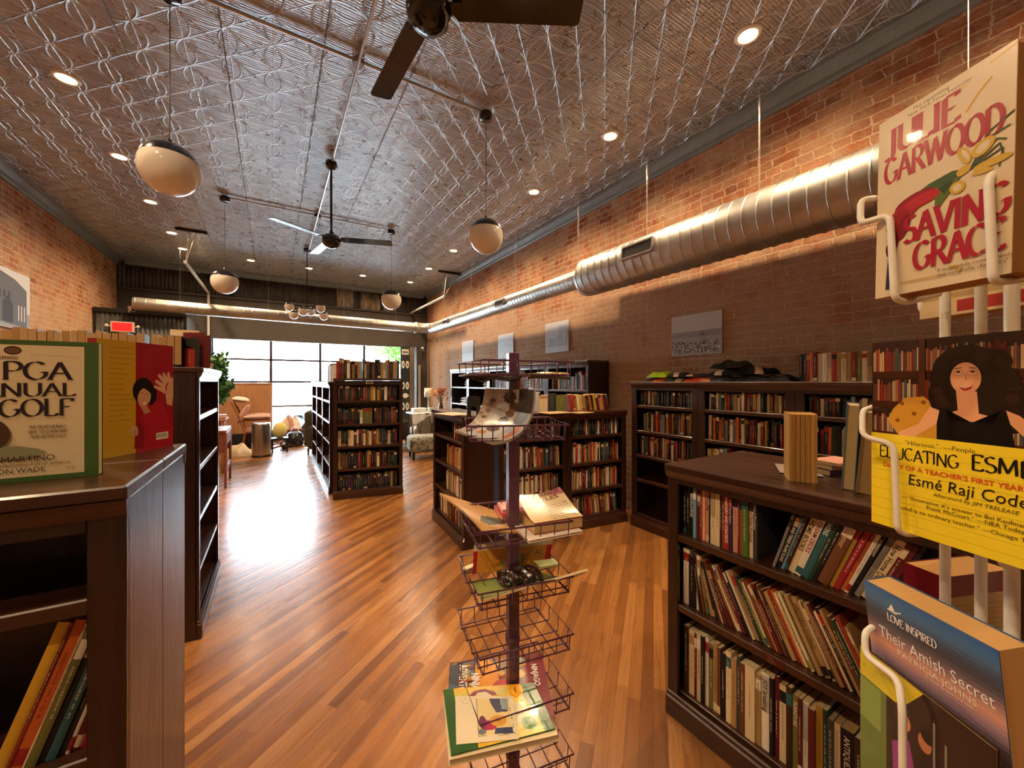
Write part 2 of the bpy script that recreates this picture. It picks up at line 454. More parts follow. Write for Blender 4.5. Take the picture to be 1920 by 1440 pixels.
# ------------------------------------------------------------------ recessed downlights
def spot(loc, wattage, col=(1, .71, .42)):
    d = bpy.data.lights.new('downlight_lamp', 'SPOT'); d.energy = wattage; d.color = col; d.spot_size = rad(150); d.spot_blend = .8; d.shadow_soft_size = .05
    return d
lamp_data = spot(None, DOWNLIGHT_W)
b = MB(); b.lathe([(.062, -.001), (.066, -.012), (.085, -.010), (.092, -.002), (.092, 0), (.062, 0), (.062, -.001)], 28, col=(.8, .78, .72)); trim_me = b.mesh('trim_ring'); trim_me.materials.append(PAINT)
b = MB(); b.lathe([(.0005, -.004), (.063, -.004), (.063, -.0005), (.0005, -.0005)], 24, col=(1, 1, 1)); lens_me = b.mesh('lens'); lens_me.materials.append(LAMPE)
def downlight(x, y, label, group=None):
    t = thing('recessed_downlight', label, 'downlight', (x, y, ZC), group=group)
    for nm, me in (('trim_ring', trim_me), ('lens', lens_me)):
        o = bpy.data.objects.new(nm, me); COL.objects.link(o); o.parent = t
    l = bpy.data.objects.new('lamp', lamp_data); COL.objects.link(l); l.parent = t; l.location = (0, 0, -.03)
ordr = ['nearest', 'second nearest', 'third nearest', 'fourth nearest', 'fifth nearest', 'sixth nearest', 'seventh nearest']
GD = 'recessed ceiling downlights'
for i, y in enumerate((1.56, 2.96, 4.37, 5.77, 7.16, 8.59, 10.02)):
    downlight(3.03, y, 'warm recessed downlight in the right row above the duct, %s' % ordr[i], GD)
for i, y in enumerate((4.83, 6.18, 7.50, 8.87, 9.82)):
    downlight(-1.515, y, 'warm recessed downlight in the left row of the ceiling, %s' % ordr[i], GD)
for i, x in enumerate((-.417, .691, 1.857)):
    downlight(x, 10.0, 'warm recessed downlight in the far row by the shop window, %s from the left' % ('first', 'second', 'third')[i], GD)
for x, y in ((3.03, .15), (3.03, -1.3), (-1.515, 3.45), (-1.515, 2.05), (-1.515, .7), (-1.515, -.7)):  # downlight rows carried on out of view, added to brighten the foreground
    downlight(x, y, 'recessed downlight behind or beside the camera', GD)

# ------------------------------------------------------------------ globe pendants
def pendant(x, y, label):
    t = thing('globe_pendant', label, 'pendant lamp', (x, y, ZC-.03), group='black capped globe pendants'); zc = 2.89-(ZC-.03); r = .165
    b = MB(); b.lathe([(.001, .0), (.058, 0), (.062, -.01), (.062, -.055), (.055, -.062), (.001, -.062)], 24); b.build('canopy', BLACK, t)
    b = MB(); b.tube([(0, 0, -.06), (0, 0, zc+r)], .0028, 6); b.build('cord', BLACKM, t)
    b = MB(); b.ball((0, 0, zc), r, 36, 22, a0=-90, a1=24); b.build('glass_globe', OPAL, t)
    b = MB(); b.ball((0, 0, zc), r+.002, 36, 12, a0=22, a1=90); b.lathe([(.001, r+.03), (.012, r+.03), (.014, r)], 12, c=(0, 0, zc)); b.build('cap', BLACK, t)
pendant(-.58, 3.34, 'large globe pendant at the left near end, closest to the camera')
pendant(1.73, 3.30, 'globe pendant hanging in front of the brick wall, right of the near row')
pendant(-.58, 6.69, 'globe pendant on the left of the second row, near the sloping pale pipe')
pendant(1.70, 6.69, 'globe pendant on the right of the second row, above the island bookcase')
def conduit(name, pts, label, joints=()):
    t = thing(name, label, 'conduit', pts[0])
    o0 = Vector(pts[0]); L = [Vector(p)-o0 for p in pts]
    b = MB(); b.tube(L, .0125, 10); b.build('pipe', CONDUIT, t)
    for j in joints:
        q = Vector(j)-o0; b = MB(); b.tube([q+Vector((0, 0, .02)), q-Vector((0, 0, .025))], .045, 12); b.build('junction_box', GREYB if abs(j[1]-3.3) < .01 else BLACKM, t)
ZP = 4.068
conduit('electrical_conduit', [(-.55, 3.3, ZP), (1.70, 3.3, ZP)], 'steel conduit crossing the tin ceiling between the two nearest globe pendants', [(.577, 3.3, ZP-.006)])
conduit('electrical_conduit', [(-.55, 6.69, ZP), (1.67, 6.69, ZP)], 'steel conduit crossing the ceiling between the second pair of globe pendants', [(.577, 6.69, ZP-.006)])
conduit('electrical_conduit', [(.577, -1.0, ZP-.024), (.577, 4.90, ZP-.024)], 'steel conduit along the room centre from near fan to far fan')
conduit('electrical_conduit', [(.577, 5.05, ZP-.024), (.577, 8.42, ZP-.024)], 'steel conduit along the room centre from far fan to globe cluster')

# ------------------------------------------------------------------ ceiling fans
def fan(x, y, angs, label, R=.68, zb=3.15):
    t = thing('ceiling_fan', label, 'ceiling fan', (x, y, ZC-.045), group='black three bladed ceiling fans'); z0 = zb-(ZC-.045)
    b = MB(); b.lathe([(.001, 0), (.06, 0), (.065, -.03), (.045, -.075), (.02, -.09), (.001, -.09)], 24); b.build('canopy', BLACK, t)
    b = MB(); b.tube([(0, 0, -.08), (0, 0, z0+.08)], .013, 12); b.build('downrod', BLACK, t)
    b = MB(); b.lathe([(.001, .10), (.022, .10), (.03, .06), (.08, .045), (.098, .01), (.1, -.02), (.09, -.055), (.06, -.085), (.025, -.1), (.001, -.102)], 32, c=(0, 0, z0)); b.build('motor_housing', BLACK, t)
    for a in angs:
        M = Matrix.Translation((0, 0, z0)) @ Matrix.Rotation(rad(a), 4, 'Z') @ Matrix.Rotation(rad(-9), 4, 'X') @ Matrix.Translation((0, 0, -z0))
        b = MB(); b.bbox(.085, .15, -.028, .028, z0-.004, z0+.004, .003, M=M); br_ = b.build('blade_bracket', BLACK, t)
        b = MB(); pts = [(.105, -.03), (.125, -.056), (R-.015, -.060), (R, -.045), (R, .045), (R-.015, .060), (.125, .056), (.105, .03)]
        b.prism(pts, 'z', z0+.004, z0+.012, M=M); b.build('blade', BLACK, t)
a0 = -31.5
fan(.585, 1.66, (a0+2, a0+126, a0+246), 'large black fan overhead, nearest the camera, top of the photo', zb=3.155)
fan(.57, 4.95, (a0+12, a0+132, a0+240), 'black fan hanging on a long rod mid ceiling, farther from the camera')

# ------------------------------------------------------------------ globe cluster chandelier
t = thing('globe_chandelier', 'cluster of six small black-capped globes by the shop window', 'chandelier', (.55, 8.48, ZC-.03)); z0 = 2.86-(ZC-.03)
b = MB(); b.lathe([(.001, 0), (.065, 0), (.065, -.05), (.001, -.055)], 20); b.build('canopy', BLACK, t)
b = MB(); b.tube([(0, 0, -.05), (0, 0, z0+.02)], .009, 8); b.ball((0, 0, z0), .035, 12, 8); b.build('stem', BLACK, t)
for k in range(6):
    a = rad(60*k+14); x, y, z = .31*math.cos(a), .31*math.sin(a), z0+(.05 if k % 2 else -.05)
    b = MB(); b.tube([(0, 0, z0), (x, y, z)], .006, 6); b.build('arm', BLACK, t)
    b = MB(); b.ball((x, y, z), .085, 20, 12, a0=-90, a1=30); g = b.build('glass_globe', OPAL, t)
    b = MB(); b.ball((x, y, z), .087, 20, 8, a0=28, a1=90); b.build('cap', BLACK, g)

# ------------------------------------------------------------------ spiral ducts
def ring_path(p0, p1, r, pitch, ridge=.007):
    p0 = Vector(p0); p1 = Vector(p1); L = (p1-p0).length; d = (p1-p0)/L; P = []; R = []
    s = 0.0
    while s < L-pitch:
        for ds, k in ((0, 0), (.003, 0), (pitch-.012, 0), (pitch-.008, 0), (pitch-.006, 1), (pitch-.003, 1)):
            P.append(p0+d*(s+ds)); R.append(r+ridge*k)
        s += pitch
    P.append(p0+d*L); R.append(r); return P, R
XD, ZD = 3.50, 2.86
t = thing('spiral_duct', 'big silver spiral duct running along the brick wall', 'duct', (XD, 0, ZD))
P, R = ring_path((0, -2.4, 0), (0, 3.80, 0), .235, .115); b = MB(); b.tube(P, R, 48); b.build('large_pipe', GALV, t)
b = MB(); b.tube([(0, 3.79, 0), (0, 3.80, 0), (0, 3.90, .02), (0, 3.93, .02)], [.24, .24, .14, .136], 48); b.build('reducer', GALV, t)
P, R = ring_path((0, 3.92, .02), (0, 9.45, .02), .125, .085, .004); b = MB(); b.tube(P, R, 36); b.build('small_pipe', GALV, t)
def grille(parent, y, r, l, hgt, ang=200):
    M = Matrix.Translation((0, y, 0)) @ Matrix.Rotation(rad(ang), 4, 'Y')      # faces outwards along local +X
    b = MB()
    for a in (0, 1):
        b.bbox(r-.01, r+.03, -l/2, l/2, (-hgt/2-.012) if a == 0 else hgt/2-.01, (-hgt/2+.01) if a == 0 else hgt/2+.012, .003, M=M)
        b.bbox(r-.01, r+.03, (-l/2-.01) if a == 0 else l/2-.012, (-l/2+.012) if a == 0 else l/2+.01, -hgt/2, hgt/2, .003, M=M)
    g = b.build('grille', STEEL, parent)
    b = MB(); b.box(r-.008, r+.004, -l/2, l/2, -hgt/2, hgt/2, (.01, .01, .01), M=M)
    b.build('grille_opening', BLACKM, g)
    b = MB(); n = int(l/.02)
    for i in range(n):
        yy = -l/2+.012+(l-.024)*i/(n-1); b.box(r+.004, r+.022, yy-.0018, yy+.0018, -hgt/2, hgt/2, (.4, .38, .35), M=M)
    b.build('vane', STEEL, g)
grille(t, 2.80, .235, .40, .13, 188); grille(t, 5.9, .13, .30, .10, 188); grille(t, 8.4, .13, .28, .09, 188)
for i, y in enumerate((.55, 1.71, 2.87, 4.0, 5.6, 7.33, 8.9)):
    b = MB(); rr = .235 if y < 3.8 else .125
    for s in (-1, 1): b.tube([(s*.008, y, rr-.002), (s*.008, y, ZC-ZD-.001)], .0018, 5)
    b.build('hanger_wire', CONDUIT, t)
t2 = thing('spiral_duct', 'slimmer silver duct crossing above the shop window', 'duct', (XD, 9.8, ZD+.03))
EL = [(0, -.34, -.01), (0, -.25, -.005), (-.03, -.12, 0), (-.12, -.03, 0), (-.25, 0, 0), (-.34, 0, 0)]
b = MB(); b.tube(EL, .13, 32); b.tube([EL[-1], (-.36, 0, 0), (-.42, 0, 0), (-.43, 0, 0)], [.13, .14, .14, .13], 32); b.build('elbow', GALV, t2)
P, R = ring_path((-.43, 0, 0), (-5.70, 0, .06), .12, .15, .0025); b = MB(); b.tube(P, R, 36); b.tube([(-5.70, 0, .06), (-5.715, 0, .06)], [.126, .118], 36); b.build('pipe', GALV, t2)
for x in (-5.05, -3.6, -2.1, -.9):
    b = MB(); b.tube([(x, 0, .12), (x, 0, ZC-ZD-.031)], .0018, 5); b.build('hanger_wire', CONDUIT, t2)

# ------------------------------------------------------------------ sprinkler pipes on trapeze brackets
def sprinkler(xa, xb, y, z, label, post=None):
    t = thing('sprinkler_pipe', label, 'pipe', (xa, y, z))
    b = MB(); b.bbox(-.14, xb-xa+.14, -.02, .02, ZC-z-.05, ZC-z-.002, .004); b.build('ceiling_strut', BLACKM, t)
    b = MB(); b.tube([(0, 0, 0), (.06, 0, ZC-z-.03)], .009, 8); b.tube([(0, 0, 0), (xb-xa, 0, ZC-z-.03)], .009, 8); b.build('hanger_rod', CONDUIT, t)
    b = MB(); b.tube([(0, -.05, 0), (0, YB-y-.07, 0)], .028, 14)
    if post: b.tube([(0, YB-y-.07, .03), (0, YB-y-.07, 2.6-z), (0, YB-y-.07, ZF-z+.01)], .026, 14)
    b.build('pipe', simple('pale_pipe', (.55, .53, .48), .45), t)
sprinkler(-1.27, -1.12, 8.5, 3.52, 'pale pipe sloping from ceiling bracket to the left rear post', True)
sprinkler(3.40, 3.74, 8.59, 3.50, 'pale pipe under a ceiling bracket in the rear right corner')

# ------------------------------------------------------------------ pictures on the brick walls
def picture(x, y0, y1, z0, z1, face, label, kind):
    t = thing('framed_picture', label, 'picture', (x, (y0+y1)/2, z0), group=None); wd = (y1-y0)/2; h = z1-z0
    b = MB(); b.bbox(0 if face > 0 else -.02, .02 if face > 0 else 0, -wd, wd, 0, h, .002, hx('bdbcc0')); b.build('canvas', PAINT, t)
    b = MB(); xx = face*.0215; rg = random.Random(int(y0*100))
    def R(a, c, e, g, col, dx=0): b.box(min(0, 0)+(xx+face*dx)-.0004, (xx+face*dx)+.0004, a, c, e, g, col)
    # left to right of the viewer is -Y on the right wall, +Y on the left wall
    if kind == 'crowd':
        R(-wd*.98, wd*.98, h*.02, h*.56, hx('a09fa3')); R(-wd*.98, wd*.98, h*.44, h*.58, hx('8f8e94'), .0006)
        for i in range(260):
            yy = rg.uniform(-.9, .95)*wd; zz = h*rg.uniform(.06, .34); s = rg.uniform(.003, .010)
            R(yy-s, yy+s, zz-s*.9, zz+s*.9, hx(rg.choice(['4c4a50', '68666c', 'd8d8da', '3a383c', '88868c'])), .001+i*1e-6)
        gy = -wd*.28
        for k in range(4): R(gy-.03+k*.02-.0015, gy-.03+k*.02+.0015, h*.30, h*.47, hx('5a585e'), .0015)
        R(gy-.034, gy+.034, h*.47, h*.49, hx('5a585e'), .0015); R(gy-.02, gy+.02, h*.49, h*.515, hx('6a686e'), .0015); R(gy-.006, gy+.006, h*.515, h*.545, hx('6a686e'), .0015)
    elif kind == 'people':
        R(-wd*.98, wd*.98, h*.05, h*.55, hx('b4b6bc'))
        for i in range(14):
            yy = wd*(-.85+i*.13); R(yy-.012, yy+.012, h*.18, h*rg.uniform(.45, .55), hx(rg.choice(['7d808a', '8d909a', 'a2a4ac'])), .001)
            R(yy-.007, yy+.007, h*.55, h*.60, hx('8d909a'), .001)
        R(-wd*.98, -wd*.2, h*.6, h*.85, hx('a8aab2'), .0005)
    elif kind == 'plain':
        R(-wd*.98, wd*.98, h*.05, h*.45, hx('b0b6be')); R(-wd*.98, wd*.98, h*.44, h*.47, hx('9098a2'), .0005)
    elif kind == 'map':
        R(-wd*.97, wd*.97, h*.03, h*.97, hx('b8bec6'))
        for i in range(30):
            yy = rg.uniform(-.9, .9)*wd; zz = h*rg.uniform(.1, .9); R(yy-.03, yy+.03, zz-.02, zz+.02, hx(rg.choice(['b6bcc4', 'c4c8ce', 'a8b0ba'])), i*1e-5)
    elif kind == 'building':
        R(-wd*.98, wd*.98, h*.02, h*.3, hx('8b8d96')); 
        yy0 = -wd*.98
        b.add([(xx+face*.001, yy0, h*.1), (xx+face*.001, wd*.8, h*.04), (xx+face*.001, wd*.8, h*.72), (xx+face*.001, wd*.2, h*.86), (xx+face*.001, yy0, h*.97)], [(0, 1, 2, 3, 4)], hx('55565e'))
        for i in range(3): R(wd*(.35+.15*i), wd*(.40+.15*i), h*.15, h*.42, hx('c8cad0'), .002)
        for i in range(4): R(-wd*.8+i*.1, -wd*.8+i*.1+.05, h*.5, h*.62, hx('34353b'), .002)
        b.add([(xx+face*.0015, -wd*.4, h*.1), (xx+face*.0015, wd*.1, h*.08), (xx+face*.0015, wd*.1, h*.4), (xx+face*.0015, -wd*.15, h*.55), (xx+face*.0015, -wd*.4, h*.42)], [(0, 1, 2, 3, 4)], hx('26272c'))
    b.build('print', PAINT, t)
picture(XR-.001, 2.262, 2.853, 1.79, 2.24, -1, 'black-and-white print of a crowd round a gazebo, nearest on right wall', 'crowd')
picture(XR-.001, 4.68, 5.29, 1.98, 2.47, -1, 'pale print of a row of standing people on the right wall', 'people')
picture(XR-.001, 6.31, 6.91, 1.96, 2.44, -1, 'pale blue-grey print on the right wall, second from the window', 'map')
picture(XR-.001, 8.06, 8.68, 1.98, 2.47, -1, 'small plain pale print on right wall, closest to the window', 'plain')
picture(XL+.001, 6.90, 7.80, 2.17, 2.89, 1, 'grey print of an old building on the left brick wall', 'building')

# ------------------------------------------------------------------ corrugated vestibule, exit sign, cameras
t = thing('vestibule', 'dark corrugated iron vestibule box in the rear left corner', 'vestibule', (XL+.01, 9.96, ZF))
wv = 1.32
b = MB(); b.box(0, wv, .03, 1.5, 0, 2.93, (.03, .03, .03)); b.build('box', DARKW, t)
c_ = corrugated('cladding', .03, wv-.03, 0.02, 2.91, .012, CORRL, t)
b = MB(); b.bbox(0, wv, -.02, .03, 2.91, 2.99, .004); b.bbox(wv-.05, wv, -.02, .03, 0, 2.91, .004); b.bbox(wv, wv+.006, .1, 1.4, 1.9, 2.6, .002); b.build('frame', BLACKM, t)
t = thing('exit_sign', 'glowing red exit sign on the corrugated vestibule', 'exit sign', (-2.38, 9.88, 2.42))
b = MB(); b.bbox(-.16, .16, -.02, .03, 0, .19, .006, hx('d8cfc4')); b.bbox(-.05, .05, .03, .075, .05, .14, .003, hx('d8cfc4')); b.build('housing', PAINT, t)
b = MB(); b.box(-.135, .135, -.0225, -.0205, .02, .17); b.build('lit_face', EXITE, t)
for s in (-1, 1):
    b = MB(); b.tube([(s*.16, .005, .1), (s*.2, .005, .11)], .012, 8, hx('d8cfc4')); b.ball((s*.215, -.01, .11), .028, 12, 8, hx('e8e0d0')); b.build('emergency_lamp', PAINT, t)
def seccam(loc, d, label):
    t = thing('security_camera', label, 'security camera', loc)
    b = MB(); b.tube([(0, 0, 0), (0, -.05, .02), (d*.05, -.09, .05)], .012, 8, hx('e8e4de')); b.build('arm', PAINT, t)
    M = Matrix.Translation((d*.05, -.10, .06)) @ Matrix.Rotation(rad(35)*d, 4, 'Z') @ Matrix.Rotation(rad(25), 4, 'X')
    b = MB(); b.tube([(0, .05, 0), (0, -.07, 0)], [.036, .04], 16, hx('e8e4de'), M=M); b.tube([(0, -.07, 0), (0, -.074, 0)], .03, 16, (.01, .01, .01), M=M); b.build('camera_body', PAINT, t)
seccam((-2.30, 9.93, 2.80), 1, 'white security camera above the red exit sign')
seccam((3.78, YB-.005, 2.42), -1, 'white security camera at the top of the rear right post')

# bring the shell and ceiling fixtures to true size about the eye-level origin
for o in list(COL.objects):
    if o.parent or o.type in ('CAMERA', 'LIGHT') or o.name.startswith(('sun', 'camera')): continue
    L = o.location
    o.location = (L.x*ROOM_S, L.y*ROOM_S, 1.5+(L.z-1.5)*ROOM_S)
    if o.type == 'MESH':
        o.data.transform(Matrix.Scale(ROOM_S, 4))
        for ch in o.children:
            ch.data.transform(Matrix.Scale(ROOM_S, 4)); ch.location = ch.location*ROOM_S
    else: o.scale = (ROOM_S,)*3
XL, XR, YB, YF = XL*ROOM_S, XR*ROOM_S, YB*ROOM_S, YF*ROOM_S; ZC = 1.5+(ZC-1.5)*ROOM_S
b = MB(); b.box(XL-.2, XR+.2, YF-.2, 11.75, -.12, 0); struct('floor', b, FLOOR)
# shop window: four bays with rails
YW = 11.60; xs = [-1.25, -.06, 1.06, 2.18, 3.30]; zr = [.02, .876, 1.50, 2.056, 2.57]
for i in range(4):
    wdw = thing('window_%d' % (i+1), None, None, ((xs[i]+xs[i+1])/2, YW, 0)); wdw['kind'] = 'structure'
    w2 = (xs[i+1]-xs[i])/2
    b = MB()
    for sx_ in (-1, 1): b.box(min(sx_*w2, sx_*(w2-.028)), max(sx_*w2, sx_*(w2-.028)), -.05, .05, zr[0], zr[-1])
    for z in zr: b.box(-w2+.028, w2-.028, -.045, .045, z-.022, z+.022)
    b.build('window_frame', FRAMEM, wdw)
    for k in range(4):
        b = MB(); b.box(-w2+.03, w2-.03, -.004, .004, zr[k]+.022, zr[k+1]-.022); b.build('glass_pane', GLASS, wdw)
# ------------------------------------------------------------------ outside
def m_ground(name, c, r=.9): return simple(name, c, r, nz=.08, nsc=2)
b = MB(); b.box(-30, 40, YW+.1, 60, -.30, -.14); tag(b.build('street', m_ground('pale_asphalt', (.42, .42, .42))), 'pale sunlit street outside the shop window', 'street')
b = MB(); b.box(-30, 40, YW+.1, 15.6, -.14, -.02); tag(b.build('sidewalk', m_ground('sunlit_concrete', (.60, .58, .54))), 'pale concrete sidewalk just beyond the shop window', 'sidewalk')
bd = thing('storefront_building', 'pale building across the street with a row of dark windows', 'building', (6, 40, -.14))
b = MB(); b.box(-26, 26, 0, 8, 0, 6.0, hx('d8d2c8')); b.box(-26.2, 26.2, -.3, 0, 5.6, 6.2, hx('c9bfb0')); b.build('facade', PAINT, bd)
for i in range(14):
    if i == 9: continue
    b = MB(); b.box(-24+i*3.5, -21.2+i*3.5, -.12, .0, .5, 2.7, hx('3d474c')); b.box(-24.1+i*3.5, -21.1+i*3.5, -.2, 0, 2.7, 2.85, hx('8f8a80')); b.build('shop_window', GLOSSP, bd)
def car(loc, rz, col, label):
    t = thing('parked_car', label, 'car', loc, rz, None)
    b = MB(); P = [(-2.2, .25), (-2.25, .7), (-1.9, .92), (-1.0, 1.0), (-.35, 1.42), (.95, 1.45), (1.7, 1.05), (2.15, .98), (2.25, .6), (2.2, .25)]
    n = len(P)
    def sec(y, k): return [(p[0]*(1-.03*k), y*(1-.18*max(0, (p[1]-.95)/.5)), p[1]) for p in P]
    vs = sec(-.88, 0)+sec(-.6, 0)+sec(.6, 0)+sec(.88, 0); fs = [tuple(range(n)), tuple(range(3*n, 4*n))[::-1]]
    for a in range(3):
        for i in range(n): fs.append((a*n+i, a*n+n+i, a*n+n+(i+1) % n, a*n+(i+1) % n))
    b.add(vs, fs, col); b.build('body', GLOSSP, t, bevel=.05)
    b = MB()
    for s in (-1, 1):
        b.add([(-.92, s*.885, 1.02), (-.3, s*.77, 1.37), (.85, s*.77, 1.38), (1.35, s*.88, 1.04)], [(0, 1, 2, 3)], hx('20282c'))
    b.add([(-1.04, -.7, 1.02), (-.42, -.66, 1.42), (-.42, .66, 1.42), (-1.04, .7, 1.02)], [(0, 1, 2, 3)], hx('20282c'), M=Matrix.Translation((-.03, 0, .02)))
    b.build('windows', GLOSSP, t)
    for x in (-1.4, 1.35):
        for s in (-1, 1):
            b = MB(); b.tube([(x, s*.72, .33), (x, s*.92, .33)], .33, 20, (.02, .02, .02)); b.tube([(x, s*.92, .33), (x, s*.925, .33)], .2, 16, (.5, .5, .5)); b.build('wheel', PAINT, t)
    return t
car((2.6, 19.5, -.14), rad(8), hx('9aa3a8'), 'silver grey car parked at the kerb in front of the shop')
car((-2.6, 28, -.14), 0, hx('e5e5e2'), 'white car parked across the street behind the silver car')
def leafball(b, c, r, n, col, rng, ls=.14, sq=.8):
    for _ in range(n):
        d = Vector((rng.gauss(0, 1), rng.gauss(0, 1), rng.gauss(0, 1)*sq)).normalized()*r*rng.uniform(.55, 1)
        p = Vector(c)+d; a = Vector((rng.uniform(-1, 1), rng.uniform(-1, 1), rng.uniform(-1, 1))).normalized(); q = a.orthogonal().normalized()
        l = ls*rng.uniform(.6, 1.2); k = rng.uniform(.7, 1.3)
        b.add([p, p+a*l*.5+q*l*.3, p+a*l, p+a*l*.5-q*l*.3], [(0, 1, 2, 3)], tuple(min(1, x*k) for x in col))
LEAF = m_paint('leaf', .5)
rng = random.Random(3)
tr = thing('street_tree', 'green leafy tree seen through the upper right panes', 'tree', (6.3, 20.5, -.14))
b = MB(); b.tube([(0, 0, 0), (.05, 0, 2.2), (0, .1, 3.6)], [.16, .12, .07], 10, hx('4a3a2c')); b.build('trunk', PAINT, tr)
b = MB()
for c, r in [((0, 0, 4.2), 1.7), ((-1.2, .2, 3.9), 1.2), ((1.2, 0, 3.9), 1.3), ((0, 0, 5.4), 1.3), ((-.4, -.3, 3.3), 1.0), ((1.0, 0, 3.1), .8)]:
    leafball(b, c, r, 1500, hx('5f9a35'), rng, .2)
b.build('foliage', LEAF, tr)

# ------------------------------------------------------------------ bookcases
ORD = ['first', 'second', 'third', 'fourth', 'fifth', 'sixth', 'seventh', 'eighth', 'ninth', 'tenth', 'eleventh', 'twelfth', 'thirteenth',
       'fourteenth', 'fifteenth', 'sixteenth', 'seventeenth', 'eighteenth', 'nineteenth', 'twentieth']
ORD += ['twenty-'+q for q in ORD[:9]]+['thirtieth']+['thirty-'+q for q in ORD[:9]]+['fortieth']+['forty-'+q for q in ORD[:9]]+['fiftieth']+['fifty-'+q for q in ORD[:9]]
def bookcase(label, x, y, rz, w_, d, h, floors, over=.02, st=.05, group=None, plinth=.09, crown=True, back=True):
    t = thing('bookcase', label, 'bookcase', (x, y, 0), rad(rz), group); T = .022
    for a in (0, w_-T):
        b = MB(); b.bbox(a, a+T, .012, d, 0, h-.03, .002); b.build('side_panel', WOOD, t)
    if back:
        b = MB(); b.box(T, w_-T, d-.008, d-.002, .05, h-.03); b.build('back_panel', WOOD, t)
    b = MB()
    for a in (0, w_-st): b.bbox(a, a+st, 0, .02, plinth, h-.03, .002)
    b.bbox(st, w_-st, 0, .02, h-.085, h-.03, .002); b.build('face_frame', WOOD, t)
    b = MB(); b.bbox(-over*.25, w_+over*.25, -over*1.0, d, h-.028, h, .004, M=None)
    if crown: b.prism([(-over*.9, h-.028), (-over*.6, h-.045), (-.004, h-.06), (.012, h-.06), (.012, h-.028)], 'x', -.002, w_+.002)
    b.build('top_panel', WOODH, t)
    b = MB(); b.bbox(-.006, w_+.006, -.014, .012, 0, plinth, .006); b.bbox(-.004, w_+.004, -.006, .012, plinth-.004, plinth+.018, .005); b.build('plinth', WOODH, t)
    for i, z in enumerate(floors):
        b = MB(); b.bbox(T+.001, w_-T-.001, .004 if i else .02, d-.009, z-.03, z, .003); b.build('shelf', WOODH, t)
    return t
def bm(x, y, rz): return Matrix.Translation((x, y, 0)) @ Matrix.Rotation(rad(rz), 4, 'Z')

# ------------------------------------------------------------------ books
PAL = {'black': '16141a', 'navy blue': '1f2742', 'dark brown': '3a2419', 'maroon': '5e1a20', 'dark grey': '3c3c40', 'cream': 'd8c49c', 'tan': 'a98658', 'red': '9c2622',
       'dark green': '20382c', 'teal': '2f5f66', 'orange': 'c2602c', 'white': 'ded6c6', 'gold': 'b08830', 'olive green': '6a6a38', 'grey': '83817c', 'purple': '3b2540', 'pink': 'c08878',
       'light blue': '6f93a8', 'brown': '6a4228', 'crimson': 'a01c34', 'yellow': 'd2a832', 'blue': '2c4a86', 'green': '55702c', 'rust red': '8a3420'}
DARKMIX = ['black']*10+['dark brown']*3+['navy blue']*3+['maroon']*4+['dark grey']*3+['dark green']*2+['purple', 'red', 'teal', 'brown', 'brown', 'cream', 'tan', 'white', 'rust red', 'gold']
MIX = ['black']*5+['dark brown']*3+['maroon', 'navy blue']+['navy blue', 'maroon', 'maroon', 'dark grey', 'grey', 'dark green', 'red', 'red', 'teal', 'orange', 'brown', 'tan', 'tan', 'cream', 'cream', 'cream', 'white', 'white', 'gold', 'light blue', 'olive green']
LIGHTMIX = ['cream']*5+['white']*3+['tan']*4+['brown']*3+['red', 'red', 'maroon', 'black', 'dark grey', 'teal', 'gold', 'orange', 'olive green', 'rust red', 'navy blue', 'dark brown']
WARMMIX = ['orange', 'rust red', 'red', 'tan', 'brown', 'cream', 'gold', 'maroon', 'dark brown', 'black', 'orange', 'cream']
FC = {}
def text_polys(s, bold=0.0, shear=0.0):
    k = (s, bold, shear)
    if k in FC: return FC[k]
    cu = bpy.data.curves.new('t', 'FONT'); cu.body = s; cu.size = 1.0; cu.resolution_u = 2; cu.offset = bold; cu.shear = shear; cu.fill_mode = 'FRONT'
    o = bpy.data.objects.new('t', cu); COL.objects.link(o)
    me = bpy.data.meshes.new_from_object(o.evaluated_get(bpy.context.evaluated_depsgraph_get()))
    V = [(v.co.x, v.co.y) for v in me.vertices]; F = [tuple(p.vertices) for p in me.polygons]
    bpy.data.objects.remove(o); bpy.data.curves.remove(cu); bpy.data.meshes.remove(me)
    wd = max((v[0] for v in V), default=1.0); FC[k] = (V, F, wd); return FC[k]
def put_text(b, s, fit, pos, size, col, bold=0.0, maxw=None, sx=1.0, center=False, rise=0.0, shear=0.0):
    """fit: function (u, v) -> 3D point; text starts at pos (u, v), cap height about .7*size"""
    V, F, wd = text_polys(s, bold, shear); kx = size*sx
    if maxw and wd*kx > maxw: kx = maxw/wd
    u0 = pos[0]-(wd*kx/2 if center else 0)
    b.add([fit(u0+x*kx, pos[1]+y*size+rise*x*kx) for x, y in V], F, col)
